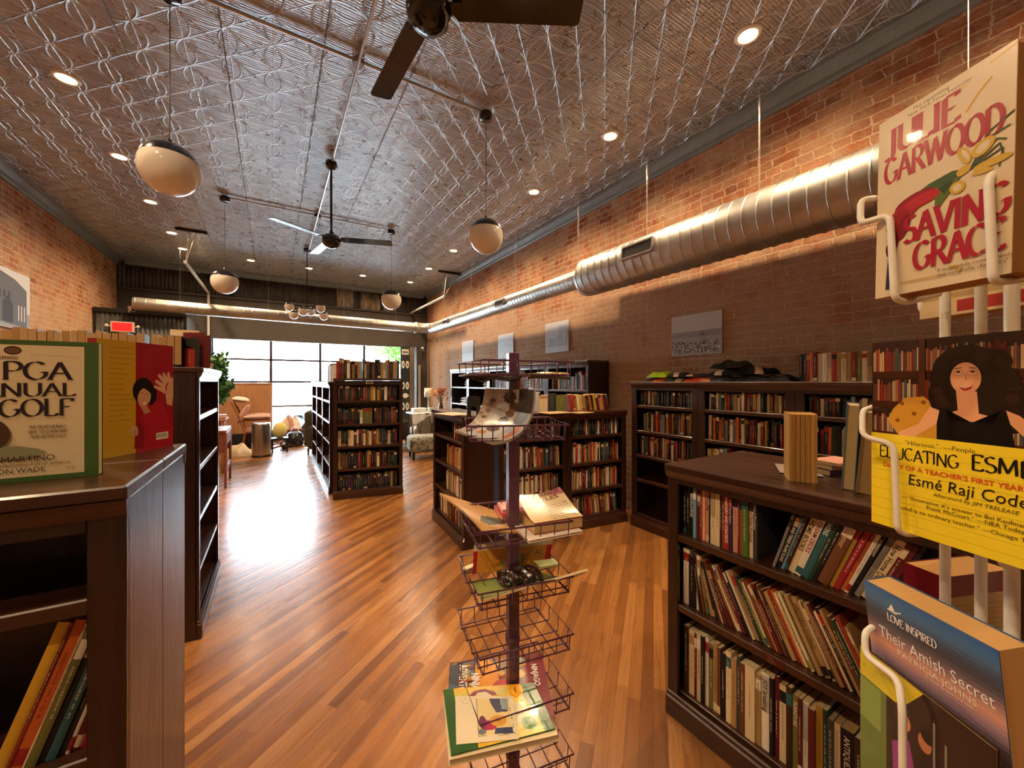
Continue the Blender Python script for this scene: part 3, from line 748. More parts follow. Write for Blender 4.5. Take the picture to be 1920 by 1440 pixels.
def book_cover(b, t, h, D, col, page, hard, rg, text=None, tcol=None, deco=True, rich=False):
    T = .0028 if hard else .0012; L = .004 if hard else .0
    n = 6 if t > .012 else 2; bl = .0025 if hard else .001
    pts = [(-t/2+t*i/n, -bl*(1-((2*i/n-1)**2)), ) for i in range(n+1)]
    # spine (slightly bowed), front and back boards
    vs = []; 
    for z in (0, h):
        for (x, y) in pts: vs.append((x, y, z))
    fs = [(i, i+1, n+2+i, n+1+i) for i in range(n)]
    b.add(vs, fs, col, True)
    for z, fl in ((0, 1), (h, 0)):
        q = [(x, y, z) for x, y in pts]+[(t/2, T, z), (-t/2, T, z)]; f = tuple(range(len(q)))
        b.add(q, [f[::-1] if fl else f], col)
    for s in (-1, 1): b.box(min(s*t/2, s*(t/2-T)), max(s*t/2, s*(t/2-T)), 0, D, 0, h, col)
    yy = lambda x: -bl*(1-(2*x/t)**2)-.0003
    fit = lambda u, v: (u, yy(u), v)
    if deco:
        k = rg.random(); oc = hx(PAL[rg.choice(['cream', 'gold', 'white', 'red', 'black', 'tan', 'teal'])])
        def band(z0, z1, c, w_=.49):
            xs_ = [-t*w_+2*t*w_*i/4 for i in range(5)]
            b.add([(x, yy(x), z) for z in (z0, z1) for x in xs_], [(i, i+1, 6+i, 5+i) for i in range(4)], c)
        if k < .35: band(h*.78, h*.93, oc)
        elif k < .5: band(h*.03, h*.14, oc)
        elif k < .6: band(h*.5, h*.97, tuple(c*.6 for c in col))
        if not text:
            c = tuple(.55*a_+.45*b_ for a_, b_ in zip(col, hx('e8dcc0') if sum(col) < .5 else hx('33241c'))); z = h*rg.uniform(.25, .35); e = h*rg.uniform(.7, .9)
            if rg.random() < .8:
                while z < e:
                    l = rg.uniform(.002, .007); ww = min(t*.16, .0024)*rg.uniform(.6, 1.1)
                    b.add([(-ww, yy(0)-.0002, z), (ww, yy(0)-.0002, z), (ww, yy(0)-.0002, z+l), (-ww, yy(0)-.0002, z+l)], [(0, 1, 2, 3)], c); z += l+(rg.uniform(.0008, .002) if rg.random() < .8 else .006)
    if text:
        sz = min(t*.95, .022)
        fit2 = lambda u, v: (v-sz*.35, yy(0)-.0006, h*.92-u)      # reads downwards
        put_text(b, text, fit2, (0, 0), sz, tcol or hx('e8dcc8'), .012, h*.8)
    return L, T
def book_pages(b, t, h, D, page, L, T):
    b.box(-t/2+T, t/2-T, .001, D-L, L*.8, h-L*.8, page)
BOOKS = []
EYE = Vector((0, 0, 1.5))
def add_book(M, t, h, D, cname, label, group, hard=False, text=None, tcol=None, near=False, seed=0, page='c9b085', prio=None, deco=True):
    p = M @ Vector((0, 0, h/2)); dist = (p-EYE).length
    BOOKS.append(dict(M=M, t=t, h=h, D=D, c=cname, label=label, group=group, hard=hard, text=text, tcol=tcol, near=near, seed=seed, page=page, deco=deco,
                      prio=prio if prio is not None else (1e6 if near else 0)+t*h/dist**2))
def thickw(t): return 'thin ' if t < .013 else ('thick ' if t > .03 else '')
def row(B, x0, x1, z, y, hr, tr_, pal, where, group, seed, D=.15, lean=0.0, near=False, items=None, skip=(), pull=.012, leanvar=0.0):
    """books on one shelf, left to right; lean in degrees (positive: top to the right)"""
    rg = random.Random(seed); x = x0; i = 0; n = 0
    while True:
        if items is not None:
            if i >= len(items): break
            it = items[i]; t, h, cn = it[0], it[1], it[2]; tx = it[3] if len(it) > 3 else None; tc = hx(it[4]) if len(it) > 4 and it[4] else None
            le = it[5] if len(it) > 5 else lean
        else:
            t = rg.uniform(*tr_); h = rg.uniform(*hr); cn = rg.choice(pal); tx = tc = None; le = lean+rg.uniform(-leanvar, leanvar)
        i += 1; a = rad(le); step = t/max(.3, math.cos(a))
        if x+step > x1 and items is None: break
        if any(s[0] < x < s[1] for s in skip): x += step; continue
        yo = y+rg.uniform(0, pull)
        if cn == 'gap': x += t; continue
        if abs(a) < .005: M = B @ Matrix.Translation((x+t/2, yo, z))
        elif a > 0: M = B @ Matrix.Translation((x+step, yo, z)) @ Matrix.Rotation(a, 4, 'Y') @ Matrix.Translation((-t/2, 0, 0))
        else: M = B @ Matrix.Translation((x, yo, z)) @ Matrix.Rotation(a, 4, 'Y') @ Matrix.Translation((t/2, 0, 0))
        lab = '%s%s book, %s from left on %s' % (thickw(t), cn, ORD[min(n, len(ORD)-1)], where)
        n += 1
        add_book(M, t-.0006, h, D*rg.uniform(.9, 1.0), cn, lab, group, rg.random() < .35, tx, tc, near, rg.randint(0, 99999), page=rg.choice(['c9b085', 'd6c49c', 'b99a68', 'dccfb0']))
        x += step
    return x

RFX, RFY = 1.53, 1.14
bookcase('dark low bookcase at the right front packed with craft and building books', RFX, RFY, -90, .98, .30, 1.13, [.12, .51, .82])
bookcase('dark low bookcase standing back to back with the right front bookcase', RFX+.602, RFY-.98, 90, .98, .30, 1.13, [.12, .51, .82])
B = bm(RFX, RFY, -90); G = 'books in the right front bookcase'
I1 = [(.014, .2, 'black'), (.018, .215, 'black'), (.018, .205, 'black', 'BRICKLAYING', 'e8e4dc'), (.014, .215, 'light blue'), (.013, .205, 'maroon', 'The 1-2-3', 'e8dcd0'), (.012, .215, 'red', None), (.011, .215, 'cream', None),
      (.008, .215, 'orange', None), (.012, .215, 'pink', 'BATHROOMS', '201818'), (.007, .2, 'black', 'CLASSIC', 'e8e4dc'), (.024, .228, 'cream'), (.018, .225, 'cream'), (.008, .21, 'black'), (.013, .232, 'rust red'),
      (.017, .228, 'red', 'MASONRY AND CONCRETE', 'f0e4dc'), (.014, .225, 'navy blue', 'Basic Home Repair', 'b8b8c8'), (.020, .232, 'pink'), (.007, .226, 'maroon'), (.009, .226, 'rust red'), (.024, .232, 'green'),
      (.019, .23, 'cream', 'Wood Pallet Projects', '6a3020'), (.016, .228, 'dark grey', 'Home Plumbing', 'b8b0a8'), (.05, .1, 'gap'),
      (.009, .215, 'grey', None, None, 17), (.016, .225, 'black', 'HOME AND TIMBER FRAME PLANS', 'd0c8b8', 18), (.009, .215, 'light blue', None, None, 18), (.010, .22, 'dark brown', None, None, 18), (.021, .235, 'cream', 'HOME BOOKS', '4a3828', 19),
      (.020, .235, 'white', 'DREAM DECKS', '8a2030', 19), (.020, .24, 'teal', 'HENS', 'e8e4dc', 20), (.011, .235, 'dark green', None, None, 20), (.012, .235, 'black', None, None, 20), (.030, .24, 'brown', 'Summer', 'd8b090', 20), (.012, .24, 'gold', None, None, 20),
      (.016, .23, 'crimson', None, None, 21), (.011, .23, 'orange', None, None, 21), (.011, .23, 'white', None, None, 21), (.011, .23, 'black', '& WALKWAY', 'd8d0c0', 21), (.015, .225, 'grey', None, None, 22), (.022, .225, 'cream', 'How Home Design', '3a3028', 22),
      (.014, .22, 'maroon', None, None, 22), (.012, .22, 'maroon', None, None, 22), (.012, .22, 'black', None, None, 22)]
row(B, .052, .93, .82, .035, None, None, None, 'top shelf of right front bookcase', G, 11, .17, near=True, items=I1)
cs = ['dark brown', 'brown', 'olive green', 'maroon', 'tan', 'dark green', 'black', 'brown', 'cream', 'maroon', 'dark brown', 'maroon', 'brown', 'cream', 'tan', 'maroon', 'black', 'navy blue', 'cream', 'tan', 'dark green', 'olive green', 'cream', 'brown', 'rust red', 'tan', 'maroon', 'brown', 'dark brown', 'tan', 'rust red', 'orange', 'cream', 'olive green', 'cream', 'dark green', 'tan', 'brown', 'cream', 'brown', 'tan', 'maroon', 'cream', 'black', 'tan', 'brown', 'dark green', 'cream', 'rust red', 'tan']
rg = random.Random(5)
I2 = [(.030, .245, 'white'), (.032, .225, 'black'), (.016, .235, 'white')]+[(rg.uniform(.008, .0145), rg.uniform(.22, .245), c, None, None, -(8+min(i, 12)*1.5)) for i, c in enumerate(cs)]
I2[40] = (.018, .245, 'tan', 'WESTERN WORLD', '5a4a30', -25)
row(B, .052, .93, .51, .035, None, None, None, 'middle shelf of right front bookcase', G, 12, .18, near=True, items=I2)
rg = random.Random(6)
c3 = ['dark brown', 'cream', 'maroon', 'cream', 'black', 'white', 'olive green', 'tan', 'brown', 'black', 'cream', 'tan', 'dark grey', 'brown', 'cream', 'tan', 'brown', 'black', 'maroon', 'cream', 'dark brown', 'olive green', 'maroon', 'white', 'maroon', 'gold', 'dark green', 'dark grey', 'cream', 'black', 'dark brown', 'cream', 'maroon', 'tan', 'cream', 'brown']
I3 = [(rg.uniform(.012, .024), rg.uniform(.255, .30), c) for c in c3]
I3[1] = (.030, .285, 'cream'); I3[14] = (.036, .28, 'cream'); I3[16] = (.030, .285, 'white', 'JOY breaking', '283038'); I3[21] = (.018, .27, 'olive green', 'FURNITURE', 'e0d8c0'); I3[29] = (.036, .26, 'black', 'ANTIQUES', 'd8ccb4'); I3[31] = (.036, .27, 'cream', 'CRAFTS', '8a5030')
row(B, .056, .93, .12, .035, None, None, None, 'bottom shelf of right front bookcase', G, 13, .19, near=True, items=I3)

# wall bookcases
WX = 3.21
wn = ['dark tall wall bookcase in the corner, next to the centre counter', 'dark tall wall bookcase, second from the corner along the brick wall', 'dark wall bookcase, third from the corner, partly behind the open fanned book', 'dark wall bookcase hidden mostly behind the white wire rack']
for i in range(4):
    bookcase(wn[i], WX, 2.83-.75*i, -90, .748, .36, 1.5, [.13, .50, .75, 1.0, 1.26], st=.06)
rows_w = [(0, 1.26, (.13, .15), 'top shelf of the corner wall bookcase', 0), (0, 1.0, (.165, .205), 'second shelf of the corner wall bookcase', .05), (0, .75, (.165, .205), 'third shelf of the corner wall bookcase', 0),
          (1, 1.26, (.13, .152), 'top shelf of the second wall bookcase', 0), (1, 1.0, (.17, .215), 'second shelf of the second wall bookcase', 0), (1, .75, (.15, .19), 'third shelf of the second wall bookcase', 0),
          (2, 1.26, (.12, .145), 'top shelf of the third wall bookcase', 0), (2, 1.0, (.165, .20), 'second shelf of the third wall bookcase', 0)]
for k, (u, z, hr, wh, x0) in enumerate(rows_w):
    row(bm(WX, 2.83-.75*u, -90), .065+x0, .68, z, .04, hr, (.015, .030), MIX if k else DARKMIX, wh, 'books in the wall bookcases', 100+k, .13, pull=.03, leanvar=1.0)
# centre counter
P0 = Vector((1.435, 3.166)); cd = Vector((math.cos(rad(7.5)), -math.sin(rad(7.5))))
FLC = [.12, .40, .67, .95]
bookcase('dark low bookcase at the left end of the centre counter, facing the aisle', 1.495, 4.10, -93.6, .935, .30, 1.20, FLC)
c1 = P0+cd*.34; c2 = c1+cd*.742
bookcase('dark low bookcase in the middle of the centre counter, behind the purple rack', c1.x, c1.y, -7.5, .74, .30, 1.20, FLC)
bookcase('dark low bookcase of the centre counter, touching the corner wall bookcase', c2.x, c2.y, -7.5, .735, .30, 1.20, FLC)
for k, (B, wh, x1) in enumerate(((bm(1.495, 4.10, -93.6), 'the aisle end counter case', .88), (bm(c1.x, c1.y, -7.5), 'the middle counter case', .69), (bm(c2.x, c2.y, -7.5), 'the inner counter case', .68))):
    for j, z in enumerate(FLC):
        nm = ('bottom', 'third', 'second', 'top')[j]; x0 = .055
        if k == 0: x0 = (.06, .30, .33, .5)[j]; 
        row(B, x0, x1, z, .045, (.165, .205) if j < 3 else (.14, .17), (.014, .027), WARMMIX if (k == 0 and j > 1) else (DARKMIX if j == 3 else LIGHTMIX), '%s shelf of %s' % (nm, wh), 'books in the centre counter', 200+k*10+j, .13, pull=.02, lean=0 if j else -4, leanvar=2.0)
# island
II = Vector((.644, 5.383)); FLI = [.10, .38, .67, .955, 1.256]
bookcase('dark five shelf bookcase facing the camera at the end of the middle island', II.x, II.y, -10.4, .85, .29, 1.545, FLI, st=.045, crown=False)
nm5 = ('bottom', 'fourth', 'third', 'second', 'top')
for j, z in enumerate(FLI):
    B = bm(II.x, II.y, -10.4); sk = [(.34, .46)] if j == 3 else ()
    row(B, .05, .80, z, .035, (.175, .215) if j else (.17, .2), (.020, .038), DARKMIX if j != 2 else DARKMIX+['cream']*8, '%s shelf of the island end bookcase' % nm5[j], 'books in the island end bookcase', 300+j, .14, skip=sk, pull=.012, leanvar=.6)
M = bm(II.x, II.y, -10.4) @ Matrix.Translation((.40, .05, .955))
add_book(M @ Matrix.Translation((0, 0, 0)), .13, .20, .012, 'olive green', 'dull green book facing out on second shelf of the island end bookcase', None, prio=1e5, seed=4)
row(bm(II.x, II.y, -10.4), .03, .82, 1.545, .03, (.20, .265), (.022, .04), MIX+['red', 'tan', 'tan', 'black', 'black', 'brown', 'brown'], 'top of the island end bookcase', 'books standing on the island bookcases', 310, .16, pull=.02)
sidel = ['nearest the camera', 'middle of three', 'farthest']
for i in range(3):
    bookcase('dark bookcase on the aisle side of the island, %s' % sidel[i], .635, 6.61+.92*i, -90, .915, .29, 1.50, FLI[:4]+[1.24], st=.05, group=None)
    bookcase('dark bookcase on the window side of the island, %s' % sidel[i], 1.46, 5.72+.92*i-.10, 90, .915, .29, 1.50, FLI[:4]+[1.24], st=.05)
row(bm(.635, 6.61, -90), .25, .80, 1.50, .05, (.2, .27), (.02, .04), LIGHTMIX, 'top of the nearest island side bookcase', 'books standing on the island bookcases', 320, .16, leanvar=3)
# tall wall bookcases near the window
for i in range(5):
    bookcase('tall dark wall bookcase near the window, %s from the near end' % ORD[i], 3.25, 4.39+.86*i, -90, .857, .34, 1.765, [.10, .42, .74, 1.06, 1.40], st=.05, plinth=.08)
for i in (0, 1, 2):
    for z in (1.40, 1.06):
        row(bm(3.25, 4.39+.86*i, -90), .06, .80, z, .05, (.15, .24), (.018, .035), MIX, '%s shelf of the %s window wall bookcase' % ('top' if z > 1.2 else 'second', ORD[i]), 'books in the tall wall bookcases', 400+i*2+(z > 1.2), .14, leanvar=1.5)
# left side: tall case by the aisle, row behind the near case
bookcase('tall dark bookcase at left of the aisle with white-lit shelf edges', -.37, 2.885, 90, .93, .30, 1.585, [.10, .40, .70, 1.0, 1.30], st=.03)
bookcase('tall dark bookcase back turned to the camera behind the low left case', -.675, 3.19, 180, .92, .30, 1.60, [.10, .40, .70, 1.0, 1.30])
bookcase('tall dark bookcase at far left, back turned to the camera', -1.60, 3.19, 180, .90, .30, 1.60, [.10, .40, .70, 1.0, 1.30])
for j, (z, n) in enumerate(((1.30, 3), (1.0, 2), (.70, 3), (.40, 2))):
    row(bm(-.37, 2.885, 90), .05, .05+.035*n+.03, z, .05, (.13, .18), (.025, .04), DARKMIX+['cream', 'tan'], '%s shelf of the left aisle bookcase' % nm5[4-j], 'books in the left aisle bookcase', 500+j, .13)
# paperbacks standing on the left rear cases, page edges to the camera
rg = random.Random(77); x = -1.75; n = 0
while x < -.47:
    t = rg.uniform(.022, .035); h = rg.uniform(.155, .178)
    if rg.random() < .08: x += .03
    M = Matrix.Translation((x+t/2, 3.06, 1.6)) @ Matrix.Rotation(PI, 4, 'Z')
    add_book(M, t, h, .11, rg.choice(['white', 'tan', 'maroon', 'cream', 'navy blue', 'black']), 'paperback with brown page edge out, %s from left above the golf book' % ORD[n], 'paperbacks on the left rear bookcases', seed=n, page=rg.choice(['a3794a', 'b08858', 'b8946a']), prio=90-n*.1)
    x += t+.001; n += 1
# near left low bookcases
NX, NY, NZ = -.245, 1.04, 1.30
bookcase('dark low bookcase at left front, its window side lit pale', NX-.93, NY, 0, .93, .29, NZ, [.12, .45, .79, 1.09], over=.012, st=.055)
bookcase('dark low bookcase back to back behind the left front one', NX, NY+.582, 180, .93, .29, NZ, [.12, .45, .79, 1.09], over=.012, st=.055)
I = [(.018, .262, 'yellow', None, None, 19), (.006, .262, 'rust red', None, None, 19), (.016, .262, 'orange', None, None, 19), (.005, .255, 'cream', None, None, 19), (.013, .24, 'olive green', None, None, 19), (.010, .235, 'black', None, None, 19), (.014, .235, 'teal', None, None, 19), (.010, .232, 'dark grey', None, None, 19),
     (.007, .22, 'white', None, None, 19), (.012, .20, 'maroon', None, None, 18), (.009, .17, 'crimson', None, None, 16)]
row(bm(NX-.93, NY, 0), .738, .9, .79, .03, None, None, None, 'lower shelf of left front bookcase', 'leaning books in the left front bookcase', 600, .2, near=True, items=I)

# ------------------------------------------------------------------ books on tops
G = 'books on top of the wall bookcases'
row(bm(WX, 1.33, -90), .005, .73, 1.5, .06, (.195, .215), (.018, .032), ['cream', 'tan', 'cream', 'white', 'tan', 'red', 'olive green', 'cream', 'grey'], 'top of the third wall bookcase', G, 700, .15,
    items=[(.02, .2, 'black'), (.022, .205, 'dark grey'), (.024, .205, 'red'), (.018, .205, 'orange'), (.026, .21, 'maroon')]+[(q, .2, c) for q, c in zip([.03, .026, .024, .03, .026, .028, .026, .024, .03, .026, .028, .026, .028, .028, .026, .03, .028, .026, .03], ['cream', 'white', 'cream', 'red', 'tan', 'cream', 'tan', 'rust red', 'olive green', 'cream', 'tan', 'grey', 'cream', 'black', 'gold', 'tan', 'cream', 'grey', 'tan'])])
row(bm(c2.x, c2.y, -7.5), .10, .60, 1.2, .10, (.155, .17), (.015, .026), ['maroon', 'red', 'orange', 'cream', 'red', 'white', 'dark brown', 'gold', 'tan', 'rust red', 'yellow'], 'top of the inner counter case', 'leaning paperbacks on the centre counter', 701, .11, lean=-9)
# individual display books on the counter: facing out
def upright(x, y, rz, wd, h, dpt, cn, label, z, lean=0):
    M = Matrix.Translation((x, y, z)) @ Matrix.Rotation(rad(rz), 4, 'Z') @ Matrix.Rotation(rad(lean), 4, 'X')
    add_book(M, wd, h, dpt, cn, label, None, prio=1e5, seed=int(x*1000) % 999, deco=True)
q = c1+cd*.30; nn = Vector((-cd.y, cd.x))
for (a, bb, wd, h, cn, lb) in [(.36, .16, .17, .235, 'maroon', 'large dark red book standing behind the clear display books on the counter'), (.36, .10, .075, .14, 'tan', 'small brown book facing out before the large dark red book'),
                               (.445, .10, .06, .135, 'tan', 'small tan book facing out beside its twin on the counter'), (.535, .10, .014, .20, 'cream', 'narrow cream book standing on edge on the counter'), (.585, .10, .085, .17, 'cream', 'cream book with a dark emblem facing out on the counter'),
                               (.70, .14, .09, .18, 'dark grey', 'dark grey picture book standing on the counter'), (.80, .12, .12, .165, 'olive green', 'dark landscape book facing out on the counter')]:
    p = c1+cd*(a-.06)+nn*bb; upright(p.x, p.y, -7.5, wd, h, .02 if wd > .05 else .12, cn, lb, 1.2)
# ------------------------------------------------------------------ cover art
def arcp(cx, cy, rx, ry, a0, a1, n=12): return [(cx+rx*math.cos(rad(a0+(a1-a0)*i/n)), cy+ry*math.sin(rad(a0+(a1-a0)*i/n))) for i in range(n+1)]
# capitals as pen strokes: (advance, strokes, serif points)
GL = {
 'A': (.78, [[(.04, 0), (.38, 1)], [(.38, 1), (.74, 0)], [(.17, .36), (.62, .36)]], [(.04, 0), (.74, 0)]),
 'B': (.68, [[(.12, 0), (.12, 1)], [(.12, 1)]+arcp(.33, .76, .22, .24, 90, -90)+[(.12, .52)], [(.12, .52)]+arcp(.35, .26, .27, .26, 90, -90)+[(.12, 0)]], []),
 'C': (.76, [arcp(.42, .5, .36, .5, 48, 312, 18)], []),
 'D': (.80, [[(.12, 0), (.12, 1)], [(.12, 1)]+arcp(.32, .5, .40, .5, 90, -90, 16)+[(.12, 0)]], []),
 'E': (.64, [[(.12, 0), (.12, 1)], [(.12, 1), (.56, 1), (.56, .88)], [(.12, .52), (.46, .52)], [(.12, 0), (.58, 0), (.58, .14)]], []),
 'F': (.60, [[(.12, 0), (.12, 1)], [(.12, 1), (.56, 1), (.56, .86)], [(.12, .52), (.44, .52)]], [(.12, 0)]),
 'G': (.82, [arcp(.42, .5, .36, .5, 48, 330, 18), [(.73, .25), (.73, .42)], [(.56, .42), (.80, .42)]], []),
 'H': (.82, [[(.12, 0), (.12, 1)], [(.70, 0), (.70, 1)], [(.12, .52), (.70, .52)]], [(.12, 0), (.12, 1), (.70, 0), (.70, 1)]),
 'I': (.30, [[(.15, 0), (.15, 1)]], [(.15, 0), (.15, 1)]),
 'J': (.50, [[(.34, 1), (.34, .1)]+arcp(.18, .05, .16, .2, 0, -150, 8)], [(.34, 1)]),
 'K': (.76, [[(.12, 0), (.12, 1)], [(.64, 1), (.14, .45)], [(.28, .6), (.70, 0)]], [(.12, 0), (.12, 1)]),
 'L': (.60, [[(.12, 1), (.12, 0), (.54, 0), (.54, .14)]], [(.12, 1)]),
 'M': (.96, [[(.10, 0), (.14, 1)], [(.14, 1), (.47, .1)], [(.47, .1), (.80, 1)], [(.80, 1), (.85, 0)]], [(.10, 0), (.85, 0)]),
 'N': (.84, [[(.12, 0), (.12, 1)], [(.12, 1), (.72, 0)], [(.72, 0), (.72, 1)]], [(.12, 0), (.72, 1)]),
 'O': (.86, [arcp(.43, .5, .37, .5, 0, 360, 24)], []),
 'P': (.66, [[(.12, 0), (.12, 1)], [(.12, 1)]+arcp(.34, .74, .26, .26, 90, -90)+[(.12, .48)]], [(.12, 0)]),
 'R': (.74, [[(.12, 0), (.12, 1)], [(.12, 1)]+arcp(.34, .75, .25, .25, 90, -90)+[(.12, .50)], [(.34, .5), (.70, 0)]], [(.12, 0), (.70, 0)]),
 'S': (.60, [arcp(.30, .76, .22, .24, 40, 250, 12)+arcp(.30, .26, .25, .26, 70, -145, 12)], []),
 'T': (.70, [[(.35, 0), (.35, 1)], [(.04, .86), (.04, 1), (.66, 1), (.66, .86)]], [(.35, 0)]),
 'U': (.80, [[(.12, 1), (.12, .3)]+arcp(.41, .3, .29, .3, 180, 360, 12)+[(.70, 1)]], [(.12, 1), (.70, 1)]),
 'V': (.76, [[(.04, 1), (.38, 0)], [(.38, 0), (.72, 1)]], [(.04, 1), (.72, 1)]),
 'W': (1.06, [[(.04, 1), (.30, 0)], [(.30, 0), (.53, .95)], [(.53, .95), (.78, 0)], [(.78, 0), (1.02, 1)]], [(.04, 1), (1.02, 1)]),
 'Y': (.72, [[(.04, 1), (.36, .48)], [(.68, 1), (.36, .48), (.36, 0)]], [(.36, 0)]), ' ': (.36, [], []),
 '\u00c9': (.64, [[(.12, 0), (.12, 1)], [(.12, 1), (.56, 1)], [(.12, .52), (.46, .52)], [(.12, 0), (.58, 0)], [(.30, 1.12), (.50, 1.34)]], [])}
class Art:
    def __init__(s, W_, H_, gain=1.0): s.W = W_; s.H = H_; s.ops = []; s.g = gain
    def poly(s, p, c): s.ops.append(('p', [(x*s.W, y*s.H) for x, y in p], hx(c) if isinstance(c, str) else c)); return s
    def rect(s, x0, x1, y0, y1, c): return s.poly([(x0, y0), (x1, y0), (x1, y1), (x0, y1)], c)
    def ell(s, cx, cy, rx, ry, c, n=24, rot=0):
        a = rad(rot); P = []
        for i in range(n):
            q = 2*PI*i/n; x = rx*s.W*math.cos(q); y = ry*s.W*math.sin(q); P.append((cx+(x*math.cos(a)-y*math.sin(a))/s.W, cy+(x*math.sin(a)+y*math.cos(a))/s.H))
        return s.poly(P, c)
    def line(s, pts, w_, c, ):
        for a, b_ in zip(pts, pts[1:]):
            ax, ay, bx, by = a[0]*s.W, a[1]*s.H, b_[0]*s.W, b_[1]*s.H; dx, dy = bx-ax, by-ay; L = math.hypot(dx, dy) or 1; nx, ny = -dy/L*w_/2, dx/L*w_/2
            s.ops.append(('p', [(ax+nx, ay+ny), (ax-nx, ay-ny), (bx-nx, by-ny), (bx+nx, by+ny)], hx(c)))
        return s
    def text(s, t, x, y, size, c, **k): s.ops.append(('t', t, (x*s.W, y*s.H), size, hx(c), k)); return s
    def caps(s, t, x, y, size, c, wt=.13, sx=1.0, rise=0.0, serif=.13, thin=.035, nib=15, slant=0.0, track=1.0, jit=0, gold=None):
        col = hx(c); ux = x*s.W; uy = y*s.H; rg = random.Random(len(t)); nx, ny = math.cos(rad(nib))*wt/2, math.sin(rad(nib))*wt/2
        ca, sa = math.cos(rad(rise)), math.sin(rad(rise))
        def T(px, py, ox):
            q = (ox+(px+slant*py)*sx)*size; r = py*size; return (ux+q*ca, uy+q*sa+r)
        ox = 0
        for ch in t:
            adv, strokes, ser = GL.get(ch, GL[' ']); jy = rg.uniform(-jit, jit)
            for st in strokes:
                for (a, b_) in zip(st, st[1:]):
                    dx, dy = b_[0]-a[0], b_[1]-a[1]; L = math.hypot(dx, dy) or 1; ex, ey = -dy/L*thin/2, dx/L*thin/2
                    if (nx*ex+ny*ey) < 0: ex, ey = -ex, -ey
                    wx, wy = nx+ex, ny+ey
                    s.ops.append(('p', [T(a[0]-wx, a[1]-wy+jy, ox), T(b_[0]-wx, b_[1]-wy+jy, ox), T(b_[0]+wx, b_[1]+wy+jy, ox), T(a[0]+wx, a[1]+wy+jy, ox)], col))
            for (px, py) in (ser if serif else []):
                s.ops.append(('p', [T(px-serif, py-thin/2, ox), T(px+serif, py-thin/2, ox), T(px+serif, py+thin/2, ox), T(px-serif, py+thin/2, ox)], col))
            ox += adv*sx*track
        return s
    def flat(s, b, off=.0003, fit=None):
        k = 0
        for o in s.ops:
            if s.g != 1.0:
                j = 2 if o[0] == 'p' else 4; o = o[:j]+(tuple(min(.92, q*s.g) for q in o[j]),)+o[j+1:]
            k += 1; L = off+.000004*k
            f = (lambda u, v: (u, -L, v)) if fit is None else (lambda u, v: fit(u, v, L))
            if o[0] == 'p':
                P = o[1]; n = len(P); cx = sum(p[0] for p in P)/n; cy = sum(p[1] for p in P)/n
                if n > 4: b.add([f(*p) for p in P]+[f(cx, cy)], [(i, (i+1) % n, n) for i in range(n)], o[2])
                else: b.add([f(*p) for p in P], [tuple(range(n))], o[2])
            else: put_text(b, o[1], f, o[2], o[3], o[4], **o[5])
    def bent(s, b, fn, nu, nv, base, thick=.004, page='d8c8a8'):
        """paint polygons onto a bent grid; fn(u, v) in 0..1"""
        polys = [(o[1], o[2]) for o in s.ops if o[0] == 'p']
        bb = [(min(p[0] for p in P), max(p[0] for p in P), min(p[1] for p in P), max(p[1] for p in P)) for P, c in polys]
        def colf(u, v):
            x, y = u*s.W, v*s.H; c = hx(base)
            for (P, cc), q in zip(polys, bb):
                if x < q[0] or x > q[1] or y < q[2] or y > q[3]: continue
                ins = False; j = len(P)-1
                for i in range(len(P)):
                    if (P[i][1] > y) != (P[j][1] > y) and x < (P[j][0]-P[i][0])*(y-P[i][1])/(P[j][1]-P[i][1])+P[i][0]: ins = not ins
                    j = i
                if ins: c = cc
            return c
        b.grid(lambda u, v: Vector(fn(u, v)), nu, nv, colf)
        e = 1e-3
        def nrm(u, v):
            u = min(max(u, e), 1-e); v = min(max(v, e), 1-e)
            return (Vector(fn(u+e, v))-Vector(fn(u-e, v))).cross(Vector(fn(u, v+e))-Vector(fn(u, v-e))).normalized()
        for o in s.ops:
            if o[0] == 't': put_text(b, o[1], lambda x, y: Vector(fn(x/s.W, y/s.H))+nrm(x/s.W, y/s.H)*.0006, o[2], o[3], o[4], **o[5])
        # underside and page edges
        bk = lambda u, v: Vector(fn(u, v))-nrm(u, v)*thick
        m = MB(); m.grid(bk, 14, 14, None, hx(page))
        for k in range(14):
            for (p, q) in (((k/14, 0), ((k+1)/14, 0)), ((k/14, 1), ((k+1)/14, 1)), ((0, k/14), (0, (k+1)/14)), ((1, k/14), (1, (k+1)/14))):
                m.add([Vector(fn(*p)), Vector(fn(*q)), bk(*q), bk(*p)], [(0, 1, 2, 3)], hx(page), True)
        return m
def frame(O, U, V):
    U = U.normalized(); Vn = V.normalized(); N = U.cross(Vn)          # N points away from the reader when U is right and V is up
    N = Vector(N); Vn = N.cross(U) * -1 if N.cross(U).dot(Vn) < 0 else N.cross(U)
    Yv = Vn.cross(U)                                                   # right handed frame x=U, y=Yv, z=V
    M = Matrix((U, Yv, Vn)).transposed().to_4x4(); M.translation = O; return M
def art_book(label, O, U, V, W_, H_, t, art, cover, page='b8935c', cat='book', spine_right=False, name='book', extra=None, mat=None):
    M = frame(O, U, V); r = thing(name, label, cat); r.matrix_world = M
    b = MB(); T = .0008
    b.bbox(0, W_, 0, T, 0, H_, .0003, hx(cover)); b.bbox(0, W_, t-T, t, 0, H_, .0003, hx(cover))
    sx0 = (W_-T) if spine_right else 0
    b.bbox(sx0, sx0+T, 0, t, 0, H_, .0003, hx(cover))
    art.flat(b); b.build('cover', mat or GLOSSP, r)
    b = MB(); a0 = .0008 if not spine_right else .001; b.box(a0 if not spine_right else .0015, W_-.0015 if not spine_right else W_-a0, T, t-T, .0012, H_-.0012, hx(page)); b.build('page_block', PAGES, r)
    return r

